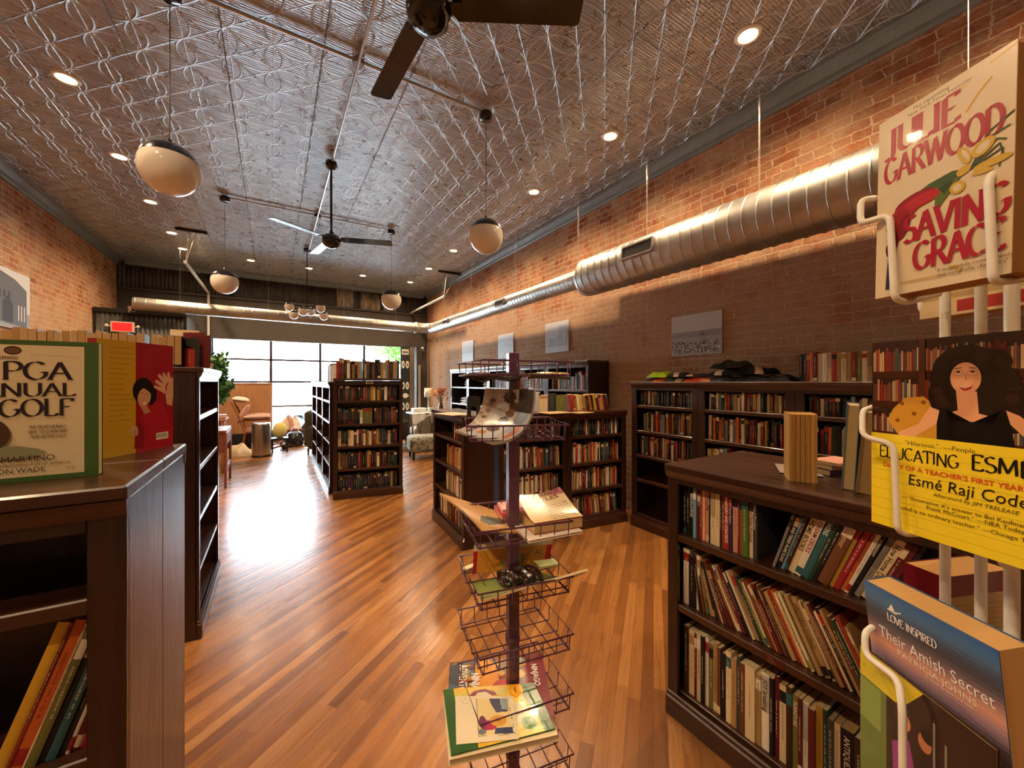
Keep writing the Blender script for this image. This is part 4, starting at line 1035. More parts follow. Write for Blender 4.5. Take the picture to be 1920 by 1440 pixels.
# --- white wire rack and its books (right foreground)
def px(u, v, d): return cw((u-960)/729*d, d, 1.5+(716-v)/729*d)
def rot2(xr, d): return cw(xr, d, 0)
# romance paperback
W_, H_ = .0985, .170
BLp = cw(.3585, .3835, 1.5817); BRp = cw(.3665, .2845, 1.5800); U = BRp-BLp; V = cw(.3594, .388, 1.751)-BLp
A = Art(W_, H_); A.rect(0, 1, 0, 1, 'd9c6a4')
A.text('The captivating', .30, .965, .0045, '5a4a3a'); A.text('New York Times bestseller', .26, .942, .0042, '5a4a3a')
A.line([(.60, .92), (.70, .935)], .0012, 'c89a30'); A.line([(.84, .965), (1.0, .985)], .0012, 'c89a30')
A.line([(.70, .80), (.78, .86), (.86, .90)], .0018, 'b88a28')
A.caps('JULIE', .07, .785, .0240, 'a81e34', .19, .85, 0); A.caps('GARWOOD', .065, .632, .0225, 'a81e34', .18, .65, 0)
for k in range(5): A.line([(.74, .52), (.86+.02*k, .60-.025*k+.06), (1.0-.02*k, .70-.055*k)], .0011, '3a4a2c')
A.poly([(.30, .50), (.45, .535), (.62, .55), (.74, .53), (.60, .50), (.44, .49)], '3c5422'); A.poly([(.50, .50), (.62, .50), (.70, .52), (.58, .43), (.50, .375)], '5a6e2a'); A.poly([(.52, .495), (.64, .505), (.57, .45)], '2e4218')
for (cx, cy, rx, ry, c, ro) in [(.34, .475, .17, .075, '8e1420', 10), (.26, .44, .14, .07, 'a81a26', 20), (.40, .47, .14, .055, 'b8202c', 5), (.20, .40, .12, .07, '941622', 40), (.25, .36, .12, .05, '7c101c', 70), (.16, .31, .05, .12, '6a0e22', 5), (.13, .25, .03, .07, '5a1024', 10)]: A.ell(cx, cy, rx, ry, c, 18, ro)
A.line([(.14, .22), (.12, .04)], .0035, '2c2c3c')
for (cx, cy, rx, ry, ro) in [(.70, .60, .035, .085, 25), (.82, .60, .08, .055, 35), (.88, .515, .12, .03, 0), (.66, .46, .05, .055, 55), (.70, .53, .05, .035, 20), (.82, .49, .07, .02, -8)]: A.ell(cx, cy, rx, ry, 'c9a53c', 18, ro)
for (cx, cy, rx, ry, ro) in [(.71, .60, .015, .055, 25), (.82, .60, .05, .03, 35), (.66, .46, .03, .03, 55)]: A.ell(cx, cy, rx, ry, 'd9c6a4', 18, ro)
A.caps('SAVING', .255, .268, .0235, 'a81e34', .19, .755, 0); A.caps('GRACE', .345, .112, .0235, 'a81e34', .19, .70, 0)
A.line([(.24, .06), (.60, .055)], .0008, 'b0882c'); A.line([(.62, .09), (.70, .075), (.68, .05)], .0016, 'c8a038')
A.text('"A wonderfully romantic story', .52, .075, .0040, '5a4a3a'); A.text('and memorable characters"', .54, .050, .0040, '5a4a3a')
t_ = art_book('cream paperback with red lettering and red tulips, uppermost in white rack', BLp, U, V, W_, H_, .030, A, 'd9c6a4', 'a87840')
# yellow memoir
W_, H_ = .133, .203
BLp = cw(.4117, .444, 1.341); BRp = cw(.438, .3133, 1.341)
A = Art(W_, H_, 1.4); A.rect(0, 1, 0, 1, 'd6bc28')
A.rect(0, 1, .50, 1, '2a1712')
rg = random.Random(9)
for (z0, z1) in ((.84, .97), (.68, .80), (.515, .62)):
    A.rect(0, 1, z0-.035, z0, '3c1c10'); x = 0.01
    while x < .99:
        w1 = rg.uniform(.009, .018); A.rect(x, x+w1*.85, z0, z0+(z1-z0)*rg.uniform(.72, .98), rg.choice(['8c5a40', '7a2a20', 'a88a60', '4a3a34', '6a4a3a', '98785a', '3a4a50', 'b89a72', '702018'])); x += w1
A.rect(.33, .37, .62, 1, '4a2416')
A.poly([(.16, .64), (.24, .70), (.36, .71), (.44, .66), (.46, .50), (.20, .50), (.12, .58)], 'b8862e')
for (x, y) in ((.22, .67), (.30, .62), (.36, .68), (.19, .58)): A.ell(x, y, .016, .016, '7a4a1c', 10)
hair = '1c100c'
for (cx, cy, rx, ry) in [(.60, .83, .19, .19), (.49, .72, .10, .16), (.76, .72, .13, .20), (.82, .64, .10, .12), (.50, .80, .10, .12), (.70, .87, .13, .10)]: A.ell(cx, cy, rx, ry, hair, 22)
for i in range(26): a = rg.uniform(0, 6.28); A.ell(.64+.2*math.cos(a), .76+.14*math.sin(a), .035, .035, rg.choice([hair, '2a1812']), 10)
sk = 'c9906a'; A.poly([(.55, .74), (.66, .74), (.67, .64), (.78, .62), (.78, .55), (.46, .55), (.47, .62), (.56, .65)], sk)
A.poly([(.40, .66), (.47, .64), (.48, .60), (.30, .50), (.20, .50), (.20, .52), (.33, .57)], 'd09a72'); A.poly([(.80, .66), (.86, .64), (1.0, .55), (1.0, .50), (.92, .52), (.82, .60)], 'c08a62')
A.poly([(.46, .66), (.49, .655), (.52, .60), (.74, .60), (.78, .66), (.80, .65), (.83, .56), (.84, .50), (.44, .50), (.44, .58)], '0c0a0c')
A.ell(.60, .80, .082, .112, sk, 26); A.ell(.585, .805, .06, .085, 'd29a74', 22)
A.line([(.545, .845), (.58, .85)], .0008, '3a2018'); A.line([(.62, .85), (.655, .845)], .0008, '3a2018')
for x in (.562, .638): A.ell(x, .83, .013, .007, '2a1812', 10); A.line([(x-.026, .822), (x-.02, .812), (x+.02, .812), (x+.026, .822), (x+.02, .838), (x-.02, .838), (x-.026, .822)], .0003, '8a6a50')
A.line([(.60, .82), (.606, .795), (.596, .788)], .0007, 'a06a4a'); A.poly([(.568, .763), (.60, .757), (.64, .768), (.63, .750), (.60, .741), (.58, .748)], '9a2a24'); A.line([(.572, .762), (.60, .755), (.634, .766)], .0005, 'f0e0d0')
A.rect(0, 1, 0, .503, 'd6bc28')
for k in range(9): A.line([(0, .46-.052*k), (1, .457-.052*k)], .0004, 'a89020')
A.text('"Hilarious."  \u2014People', .24, .457, .0062, '3a3018'); A.caps('EDUCATING', .06, .375, .0125, '1c1810', .09, .84, 0, 0, .05, 25, 0, 1.0, .04); A.caps('ESM\u00c9', .63, .385, .0140, '1c1810', .10, 1.0, 0, 0, .05, 25, 0, 1.0, .06)
A.text("DIARY OF A TEACHER'S FIRST YEAR", .09, .325, .0066, 'b8502c', bold=.02, maxw=.118)
A.text('Esm\u00e9 Raji Codell', .26, .255, .0155, '241c14', shear=.1, sx=.86); A.text('Afterword by JIM TRELEASE', .42, .222, .0050, '5a5020', shear=.2)
A.text("\u2014\u201cGeneration X's answer to Bel Kaufman and", .22, .175, .0052, '4a3c1c'); A.text('Frank McCourt.\u201d \u2014NEA Today', .38, .150, .0052, '4a3c1c'); A.text('\u201cCodell is no ordinary teacher.\u201d \u2014Chicago Tribune', .17, .115, .0052, '4a3c1c')
art_book('yellow paperback with a photo of a curly-haired woman, in white wire rack', BLp, BRp-BLp, Vector((0, 0, 1)), W_, H_, .018, A, 'd6bc28', 'c8a870')
# amish romance
W_, H_ = .105, .170
TLp = cw(.354, .3915, 1.3015); TRp = cw(.3588, .2866, 1.3015); tl = rad(7)
Vv = (cw(-math.sin(tl), 0, 0)+Vector((0, 0, math.cos(tl)))); Uv = (TRp-TLp); Vv = Vv-Uv.normalized()*Vv.dot(Uv.normalized()); Vv.normalize()
A = Art(W_, H_, 1.45)
bands = ['2f5a8e', '33608f', '38628c', '3c5f84', '3a5470', '37485e', '363f50', '3a3e4c', '48464f', '5f525a', '7c6268', '98736f', 'b08276', 'bd8b78', 'b48478', 'a07c80', '8c7280', '7a6878', '60505a', '483c40']
for k, c in enumerate(bands): A.rect(0, 1, 1-(k+1)*.024-.002, 1-k*.024, c)
A.rect(0, 1, 0, .52, '483c40')
A.poly([(.22, .902), (.25, .94), (.28, .902)], 'e4e4ea'); A.line([(.21, .90), (.29, .895)], .0011, 'e4e4ea'); A.line([(.28, .90), (.33, .915)], .0011, 'e4e4ea')
A.caps('LOVE INSPIRED', .20, .835, .0070, 'e8e8ec', .12, .74, 0, .10, .05)
A.text('Their Amish Secret', .11, .715, .0150, 'ece8e4', maxw=.088, sx=.85); A.text('PATRICIA JOHNS', .26, .665, .0080, 'd8d0cc', maxw=.062)
A.line([(.66, .62), (.84, .59), (.92, .585)], .0010, '8a6a88'); A.text('A novel of love and faith', .48, .64, .0035, 'd8c8c0')
O = TLp-Vv*H_
art_book('blue and pink romance paperback seen from above in white wire rack', O, Uv, Vv, W_, H_, .027, A, '2f5a8e', 'd0a468')
# couple paperback in front of it
W_, H_ = .112, .170; TLp = cw(.3515, .392, 1.2345); TRp = cw(.3485, .281, 1.2345)
A = Art(W_, H_, 1.35); A.rect(0, 1, 0, 1, '2c1a14'); A.rect(.0, .25, 0, .86, '5a6a30'); A.rect(.0, .2, .60, .83, '748440'); A.poly([(0, 1), (.55, 1), (.38, .84), (0, .84)], 'c2b020'); A.line([(.1, .99), (.30, .86)], .0006, '8a7c18')
A.text('a', .03, .9, .006, '6a6018')
A.poly([(.30, .62), (.44, .70), (.52, .48), (.50, .0), (.36, .0), (.32, .3)], '8a3a7a'); A.ell(.40, .78, .055, .07, 'b87850', 16); A.ell(.37, .80, .06, .08, '3a2018', 14)
A.poly([(.52, .66), (.66, .72), (.82, .60), (.86, .0), (.50, .0)], '17151a'); A.ell(.56, .76, .05, .07, 'a86a48', 16); A.ell(.58, .80, .05, .05, '15100e', 12); A.poly([(.60, .66), (.80, .56), (.74, .50), (.58, .60)], 'b07a54')
for k in range(5): A.rect(.62+.08*k, .635+.08*k, .3, .9-.06*k, '7a7068')
A.rect(.25, 1, 0, .12, '3a3028')
art_book('dark paperback with an embracing couple and yellow band, lowest in white rack', TLp-Vector((0, 0, H_)), TRp-TLp, Vector((0, 0, 1)), W_, H_, .0035, A, '2c1a14', 'c09a60')
# books in the pockets behind the poles
A = Art(.13, .17); A.rect(0, 1, 0, 1, 'c9b084'); A.rect(.3, 1, .02, .10, 'a02820'); A.rect(0, 1, .12, .16, 'b09060')
art_book('tan paperback with red stripe in the upper back pocket of the white rack', cw(.5247, .50, 1.580), cw(.533, .40, 0)-cw(.5247, .50, 0), Vector((0, 0, 1)), .13, .17, .035, A, 'b8965c', '9a7040')
A = Art(.104, .17); A.rect(0, 1, 0, 1, 'b08a58'); A.rect(0, 1, .86, 1, '6a1420'); A.rect(0, .05, 0, 1, '6a1420'); A.rect(.08, 1, 0, .855, 'a88a5c')
for k in range(9): A.line([(.14, .80-.035*k), (.9, .79-.035*k)], .0007, '8a6c44')
A.ell(.5, .35, .25, .2, '4a3826', 18)
art_book('maroon-edged paperback in the lower back pocket of the white rack', cw(.4894, .44, 1.2785-.17), cw(.5915, .459, 0)-cw(.4894, .44, 0), Vector((0, 0, 1)), .104, .17, .040, A, '6a1420', 'c09058')
# rack
R = thing('wire_book_rack', 'white wire spinner rack holding paperbacks at the right edge', 'book rack', cw(.55, .40, 0))
Ro = R.location.copy()
def rp(p): return p-Ro
for (u, d, r_) in ((1772, .43, .0045), (1839, .40, .0045), (1897, .37, .0052)):
    b = MB(); xr = (u-960)/729*d; b.tube([rp(cw(xr, d, .10)), rp(cw(xr, d, 1.66))], r_, 12); b.build('pole', WHITEW, R)
for (xr, d) in ((.60, .44), (.62, .36)):
    b = MB(); b.tube([rp(cw(xr, d, .10)), rp(cw(xr, d, 1.66))], .0045, 10); b.build('pole', WHITEW, R)
b = MB()
for k in range(5):
    a = rad(72*k+10); b.tube([(0, 0, .10), (.12*math.cos(a), .12*math.sin(a), .09), (.26*math.cos(a), .26*math.sin(a), .012)], .010, 8)
b.tube([(0, 0, .06), (0, 0, .14)], .03, 14); b.build('foot', WHITEW, R)
def wire(pts, name='pocket_wire', r=.0029):
    P = [rp(px(*p)) for p in pts]; Q = [P[0]]
    for i in range(1, len(P)-1):                                     # rounded corners
        a, c, e = P[i-1], P[i], P[i+1]; l = min(.008, (a-c).length*.45, (e-c).length*.45)
        s0 = c+(a-c).normalized()*l; s1 = c+(e-c).normalized()*l
        for t in (0, .25, .5, .75, 1): Q.append(s0*(1-t)**2+c*2*t*(1-t)+s1*t*t)
    Q.append(P[-1]); b = MB(); b.tube(Q, r, 10); b.build(name, WHITEW, R)
wire([(1640, 372, .400), (1614, 375, .397), (1613, 420, .390), (1669, 402, .368), (1677, 561, .358), (1700, 567, .362), (1760, 552, .42)])
wire([(1935, 290, .305), (1853, 330, .296), (1862, 529, .290), (1893, 527, .300), (1935, 520, .33)])
wire([(1724, 548, .50), (1727, 584, .50), (1745, 584, .50), (1800, 560, .52)]); wire([(1826, 575, .50), (1828, 590, .50), (1850, 588, .50), (1900, 560, .52)])
wire([(1640, 762, .455), (1617, 770, .440), (1617, 818, .432), (1676, 833, .412), (1683, 995, .405), (1700, 1002, .410), (1760, 1000, .45)])
wire([(1935, 852, .335), (1871, 852, .355), (1876, 1057, .352), (1896, 1063, .36), (1935, 1058, .38)])
wire([(1636, 1176, .385), (1622, 1186, .380), (1622, 1228, .375), (1685, 1274, .345), (1692, 1330, .335), (1694, 1600, .330), (1720, 1620, .34)])

# --- golf book and jacketed biography on the left front case
W_, H_ = .215, .283; z0 = 1.30
A = Art(W_, H_); A.rect(0, 1, 0, 1, '3f6030'); A.rect(.035, .90, .035, .965, 'd8c6a0')
A.ell(.44, .925, .055, .04, '3c2018', 24); A.ell(.44, .925, .045, .028, '6a4a38', 20); A.line([(.16, .895), (.36, .895)], .0006, 'a08a64'); A.line([(.54, .90), (.86, .885)], .0006, 'a08a64')
A.caps('REVISED AND UPDATED', .20, .862, .0062, '54402c', .11, .74, 0, .08, .05)
A.caps('PGA', .375, .722, .0355, '221c20', .12, 1.18, 0, .10, .035); A.caps('MANUAL', .09, .603, .0262, '221c20', .12, 1.30, 0, .10, .035); A.caps('OF GOLF', .055, .462, .0340, '221c20', .12, 1.04, 0, .10, .035)
for y in (.712, .592, .448): A.line([(.2, y), (.82, y-.004)], .0004, 'b09c74')
A.caps("THE PROFESSIONALS", .54, .372, .0066, '6a543c', .11, .70, 0, .08, .05); A.caps('WAY TO LEARN AND', .54, .338, .0066, '6a543c', .11, .72, 0, .08, .05); A.caps('PLAY BETTER GOLF', .55, .304, .0066, '6a543c', .11, .72, 0, .08, .05)
A.poly([(.10, .22), (.30, .26), (.48, .255), (.60, .23), (.66, .20), (.55, .17), (.3, .16), (.1, .17)], '8a8a6a'); A.ell(.27, .34, .16, .16, '4c3428', 28); A.ell(.25, .36, .11, .11, '6a4c3a', 22)
A.text('RICK', .17, .138, .016, '241c18', maxw=.03); A.text('MARTINO', .37, .145, .0155, '2a2220', sx=1.05)
A.text('DIRECTOR OF INSTRUCTION, PGA OF AMERICA', .12, .112, .0068, '54402c'); A.text('with DON WADE', .18, .068, .0125, '2a2220', sx=1.05); A.text('$35.00', .78, .075, .0045, '54402c')
art_book('cream and green golf manual standing on the left front bookcase', Vector((-.319-W_, 1.170, z0+.0005)), Vector((1, 0, 0)), Vector((0, 0, 1)), W_, H_, .024, A, '3f6030', 'c8b48c')
O = Vector((-.27, 1.600, z0)); L = Vector((-.385, 1.395, z0)); d_ = (O-L).normalized(); W_ = .235; H_ = .312; L = O-d_*W_
A = Art(W_, H_); A.rect(0, .46, 0, 1, 'b88c22'); A.rect(.46, 1, 0, 1, '8e1422')
rg = random.Random(2)
for k in range(15):
    l = rg.uniform(.10, .24); A.text(rg.choice(['laugh out loud and then', 'so he took to the road', 'humour and hard knocks', 'I did not stop there', 'my life in action']), .14, .93-.045*k, .0066, '6a4c18', maxw=.06+l*.1)
A.poly([(.46, .06), (.52, .30), (.60, .44), (.72, .46), (.84, .42), (.92, .32), (.95, .22), (1, .2), (1, 0), (.5, 0)], 'a01828'); A.poly([(.44, .04), (.46, .26), (.52, .28), (.58, .2), (.56, .02)], '801420')
A.ell(.56, .56, .14, .16, '120c0c', 26); A.ell(.66, .52, .09, .13, '120c0c', 22); A.poly([(.50, .44), (.60, .42), (.66, .36), (.58, .34)], 'b07a58')
A.ell(.575, .50, .088, .115, 'c08c68', 26, -14); A.poly([(.47, .60), (.56, .585), (.62, .56), (.67, .52), (.69, .60), (.60, .66), (.50, .66)], '120c0c')
A.line([(.53, .54), (.56, .545)], .0012, '2a1812'); A.line([(.595, .53), (.625, .53)], .0012, '2a1812'); A.line([(.572, .52), (.568, .49), (.58, .485)], .0009, '8a5a3c'); A.poly([(.545, .455), (.57, .448), (.60, .458), (.585, .435), (.56, .435)], 'f0dcd0'); A.line([(.54, .46), (.57, .45), (.605, .462)], .0008, '7a3028')
A.poly([(.90, .42), (.98, .40), (1.0, .50), (1.0, .70), (.96, .66), (.90, .60), (.88, .50)], 'c09070')       # raised hand
for p in ([(.90, .62), (.84, .70), (.83, .73), (.86, .73), (.93, .66)], [(.88, .60), (.78, .68), (.76, .70), (.79, .72), (.90, .645)], [(.87, .56), (.74, .63), (.72, .645), (.74, .665), (.88, .61)], [(.88, .52), (.74, .575), (.70, .59), (.72, .61), (.88, .57)], [(.93, .62), (.90, .72), (.93, .745), (.97, .66)]): A.poly(p, 'c89878')
for (x, y) in ((.84, .66), (.82, .635), (.80, .60)): A.line([(x, y), (x+.012, y+.012)], .0006, '7a4a34')
A.ell(.44, .20, .05, .06, 'c08c68', 16); A.ell(.46, .18, .035, .04, 'b07c58', 14)
A.rect(.74, .92, .085, .15, 'd8ccb4')
for k in range(13): A.rect(.755+.0115*k, .755+.0115*k+(.004 if k % 3 else .007), .10, .14, '1c1818')
art_book('red and yellow jacketed book with a laughing man, left front bookcase', L, d_, Vector((0, 0, 1)), W_, H_, .022, A, '8e1422', 'c8b48c')
# black bookend with books on the tall left case
t = thing('bookend', 'black metal bookend with an arched cut-out on the left aisle bookcase', 'bookend', (-.43, 2.97, 1.585), rad(-31.5))
M = Matrix.Identity(4)
P = [(-.06, 0), (-.06, .16), (-.045, .175), (.045, .175), (.06, .16), (.06, 0), (.035, 0), (.035, .10), (.02, .125), (-.02, .125), (-.035, .10), (-.035, 0)]
b = MB(); n = len(P)
outer = P[:6]; inner = P[6:]
for y, fl in ((0, 0), (.003, 1)):
    vs = [(p[0], y, p[1]) for p in P]; fs = [(0, 1, 10, 11), (1, 2, 9, 10), (2, 3, 8, 9), (3, 4, 7, 8), (4, 5, 6, 7)]
    b.add(vs, [f[::-1] if fl else f for f in fs], (.01, .01, .01))
vs = [(p[0], 0, p[1]) for p in P]+[(p[0], .003, p[1]) for p in P]; b.add(vs, [(i, (i+1) % n, n+(i+1) % n, n+i) for i in range(n)], (.01, .01, .01)); b.build('plate', BLACKM, t)
b = MB(); b.bbox(-.035, .035, 0, .12, 0, .002, .0005); b.build('base_tongue', BLACKM, t)
def upr(u, v, w): pass
G = 'books on the tall left aisle bookcase'
for k, (dx, dy, wd, h, dp, cn, lb) in enumerate([(-.005, .012, .065, .115, .012, 'red', 'small red paperback showing through the black bookend'), (.04, .03, .10, .195, .02, 'maroon', 'dark red book behind the black bookend'), (-.02, .055, .12, .215, .016, 'maroon', 'tall dark red book behind the bookend')]):
    M = Matrix.Translation((-.43, 2.97, 1.585)) @ Matrix.Rotation(rad(-31.5), 4, 'Z') @ Matrix.Translation((dx, dy, 0)); add_book(M, wd, h, dp, cn, lb, None, prio=1e5, seed=k)
row(Matrix.Translation((-.385, 3.06, 0)) @ Matrix.Rotation(PI/2, 4, 'Z'), 0, .30, 1.585, .01, (.20, .235), (.012, .028), ['white', 'cream', 'dark grey', 'white', 'grey', 'tan'], 'top of the left aisle bookcase', G, 801, .14)
for k in range(5):
    z = 1.585+.001
    M = Matrix.Translation((-.39-.01*k, 3.48+.03*(k % 2), z+.026*(k % 3)+.012)) @ Matrix.Rotation(rad(90+8*k), 4, 'Z') @ Matrix.Rotation(rad(90), 4, 'Y') @ Matrix.Translation((0, 0, -.09))
    add_book(M if k < 3 else Matrix.Translation((0, .20, 0)) @ M, .024, .17, .11, ['white', 'cream', 'white', 'light blue', 'cream'][k], 'flat stacked book on the left aisle bookcase, %s' % ('bottom near', 'middle near', 'top near', 'bottom far', 'middle far')[k], G, prio=50, seed=k)

# --- open fanned book and board books on the right front case
def fanbook(loc, rz, label):
    t = thing('book', label, 'book', loc, rad(rz)); H_ = .25; W_ = .105
    b = MB(); rg = random.Random(8)
    n = 15
    for k in range(n):
        a0 = -.038+.076*k/(n-1); a1 = a0*.86; c = hx(rg.choice(['b0803c', 'c08e48', 'a87434', 'cc9c58', 'b88644']))
        w1 = .003 if k in (0, n-1) else rg.uniform(.0015, .0028)
        vs = []; 
        for z in (0, H_):
            vs += [(a0-w1, 0, z), (a0+w1, 0, z), (a1+w1, W_, z), (a1-w1, W_, z)]
        b.add(vs, [(0, 1, 5, 4), (1, 2, 6, 5), (2, 3, 7, 6), (3, 0, 4, 7), (4, 5, 6, 7), (3, 2, 1, 0)], c)
    b.box(-.036, .036, .02, W_, .002, H_-.004, hx('a07434')); b.build('page_block', PAGES, t)
    b = MB(); b.bbox(-.0425, -.039, -.001, W_+.002, 0, H_+.003, .001, hx('b48a4c')); b.bbox(.039, .0425, -.001, W_+.002, 0, H_+.003, .001, hx('b48a4c')); b.bbox(-.0425, .0425, W_, W_+.003, 0, H_+.003, .001, hx('8a6a40')); b.build('cover', PAINT, t)
fanbook((1.66, .66, 1.13), -58, 'yellowed book standing with pages fanned out on right front bookcase')
def board(loc, rz, w_, h, t_, col, page, label, lean=0):
    t = thing('book', label, 'book', loc, rad(rz)); t.rotation_euler = (0, rad(lean), rad(rz))
    b = MB(); b.bbox(0, .003, 0, w_, 0, h, .001, hx(col)); b.bbox(t_-.003, t_, 0, w_, 0, h, .001, hx(col)); b.bbox(0, t_, w_-.003, w_, 0, h, .001, hx(col)); b.build('cover', PAINT, t)
    b = MB(); b.box(.003, t_-.003, .004, w_-.003, .003, h-.004, hx(page)); b.build('page_block', PAGES, t)
board((1.665, .548, 1.13), -72, .19, .295, .034, '4a6470', 'b8a478', 'blue-grey hardcover standing open at right front, beside the yellow paperback', 3)
board((1.648, .502, 1.13), -64, .20, .275, .040, '7a6040', 'a08454', 'brown hardcover leaning behind the blue-grey one on right front bookcase', 5)
for k, (x, y, z, rz, c, lb) in enumerate([(1.93, .62, 1.13, 12, 'purple', 'flat dark paperback at the bottom of the pile on right front bookcase'), (1.93, .61, 1.154, 8, 'pink', 'flat pink paperback in the middle of the pile on right front bookcase'), (1.925, .60, 1.174, 18, 'pink', 'flat pale pink book topping the pile on right front bookcase')]):
    t = .022 if k == 0 else (.018 if k == 1 else .012)
    M = Matrix.Translation((x, y, z+t/2)) @ Matrix.Rotation(rad(rz-31), 4, 'Z') @ Matrix.Rotation(rad(90), 4, 'Y') @ Matrix.Translation((0, 0, -.08))
    add_book(M, t, .16, .11, c, lb, None, prio=1e5, seed=50+k)
b = MB(); b.bbox(-.07, .07, -.10, .10, 0, .004, .001, hx('302824')); b.box(-.07, .07, -.10, .10, .004, .0045, hx('8a7a70')); tag(b.build('magazine', PAINT, loc=(1.86, .76, 1.1305)), 'thin dark magazine lying flat left of the fanned book', 'magazine')
bpy.data.objects['magazine'].rotation_euler = (0, 0, rad(-60))
# shelf label on the right front case
tg = MB(); tg.box(-.0006, .0006, -.035, .035, -.014, .014, hx('4a1c10')); 
for k, s_ in enumerate(['ARTS', 'CRAFTS', 'CRAFTS']): put_text(tg, s_, lambda u, v: (-.0009, -u, v), (-.022, .005-.009*k), .0075, hx('b07a5c'), sx=1.1)
tag(tg.build('shelf_label', PAINT, loc=(1.5328, .70, .495)), 'small brown shelf label on the middle shelf edge of right front bookcase', 'label')
# ------------------------------------------------------------------ purple wire magazine rack
PC = cw(.002, 1.152, 0)
R = thing('magazine_rack', 'purple wire magazine rack on a square post in the aisle', 'magazine rack', PC)
b = MB(); b.bbox(-.016, .016, -.016, .016, .03, 1.585, .002, M=Matrix.Rotation(rad(-31.5+18), 4, 'Z')); b.build('post', PURPLE, R)
b = MB()
for a in (0, 90, 180, 270): b.tube([(0, 0, .10), (.10*math.cos(rad(a)), .10*math.sin(rad(a)), .06), (.24*math.cos(rad(a)), .24*math.sin(rad(a)), .012)], .009, 8)
b.build('foot', PURPLE, R)
def basket(z, rot, w_=.275, d=.235, h=.045, nx=7, ny=4, comb=True, r=.0021):
    M = Matrix.Translation((0, 0, z)) @ Matrix.Rotation(rad(-31.5+rot), 4, 'Z')
    b = MB(); X, Y = w_/2, d/2
    b.tube([(-X, -Y, 0), (X, -Y, 0), (X, Y, 0), (-X, Y, 0)], r*1.25, 8, closed=True, M=M)
    b.tube([(-X+.008, -Y+.008, -h), (X-.008, -Y+.008, -h), (X-.008, Y-.008, -h), (-X+.008, Y-.008, -h)], r, 6, closed=True, M=M)
    for i in range(nx):
        x = -X+.012+(2*X-.024)*i/(nx-1); b.tube([(x, -Y, 0), (x, -Y+.004, -h), (x, Y-.004, -h), (x, Y, 0)], r*.8, 6, M=M)
    for j in range(ny):
        y = -Y+.03+(2*Y-.06)*j/(ny-1); b.tube([(-X, y, 0), (-X+.003, y, -h+.003), (X-.003, y, -h+.003), (X, y, 0)], r*.8, 6, M=M)
    b.tube([(0, 0, -h-.008), (0, 0, -h+.008)], .0225, 12, M=M)
    b.build('wire_basket', PURPLE, R)
BZ = [1.556, 1.383, 1.112, .955, .790, .623, .452]
for z, rot, kw in zip(BZ, (26, 8, 18, 20, 22, 22, 22), (dict(h=.038), dict(h=.04, nx=10), {}, {}, {}, {}, {})): basket(z, rot, **kw)
def P3(u, v, d): return px(u, v, d)
def patch(c00, c10, c11, c01, sag=0.0, curl=None):
    """bilinear surface through four world points with a vertical sag; curl(u, v) adds height"""
    a, b_, c, d = [Vector(q) for q in (c00, c10, c11, c01)]
    def f(u, v):
        p = a*(1-u)*(1-v)+b_*u*(1-v)+c*u*v+d*(1-u)*v
        p = p+Vector((0, 0, -sag*4*v*(1-v)+(curl(u, v) if curl else 0))); return p
    return f
def sheet(name, label, cat, art, fn, nu, nv, base, thick=.004, page='d8c8a8', mat=None, group=None):
    r = thing(name, label, cat, fn(.5, .5), group=group); o = Vector(fn(.5, .5)); g = lambda u, v: Vector(fn(u, v))-o
    b = MB(); m = art.bent(b, g, nu, nv, base, thick, page); b.build('front_page', mat or GLOSSP, r); m.build('inner_pages', PAINT, r); return r
# shrink-wrapped magazines in the top basket
A = Art(.2, .2); A.rect(.05, .95, .1, .9, '2a2622'); A.rect(.3, .8, .3, .7, '4a4440')
sheet('magazine', 'dark shrink-wrapped magazine lying in the top basket, right of the post side', 'magazine', A, patch(P3(872, 705, 1.09), P3(958, 709, 1.07), P3(985, 700, 1.16), P3(905, 698, 1.17), 0, lambda u, v: .006*math.sin(3*u+5*v)), 16, 12, '38322e', .010, '2c2622')
A = Art(.2, .2); rg = random.Random(4)
for k in range(40): A.ell(rg.random(), rg.random(), .1, .06, rg.choice(['8a7a40', 'b8944a', '5a6a4a', '7a3a2a', 'c8b080', '3a3430']), 10)
sheet('magazine', 'colourful shrink-wrapped magazine lying in the top basket at right', 'magazine', A, patch(P3(990, 706, 1.10), P3(1070, 705, 1.12), P3(1062, 699, 1.20), P3(992, 700, 1.19), 0, lambda u, v: .004*math.sin(4*u+6*v)), 24, 16, '8a7440', .008, '4a3c28')
A = Art(.2, .2)
for k in range(25): A.ell(rg.random(), rg.random(), .08, .05, rg.choice(['5a5050', '8a8078', '3a3030', 'a89890']), 10)
sheet('magazine', 'crumpled grey wrapped magazine at the left of the top basket', 'magazine', A, patch(P3(866, 706, 1.12), P3(915, 708, 1.08), P3(925, 699, 1.2), P3(882, 700, 1.22), 0, lambda u, v: .006*math.sin(6*u+5*v)), 16, 12, '6a605a', .008, '3c3634')
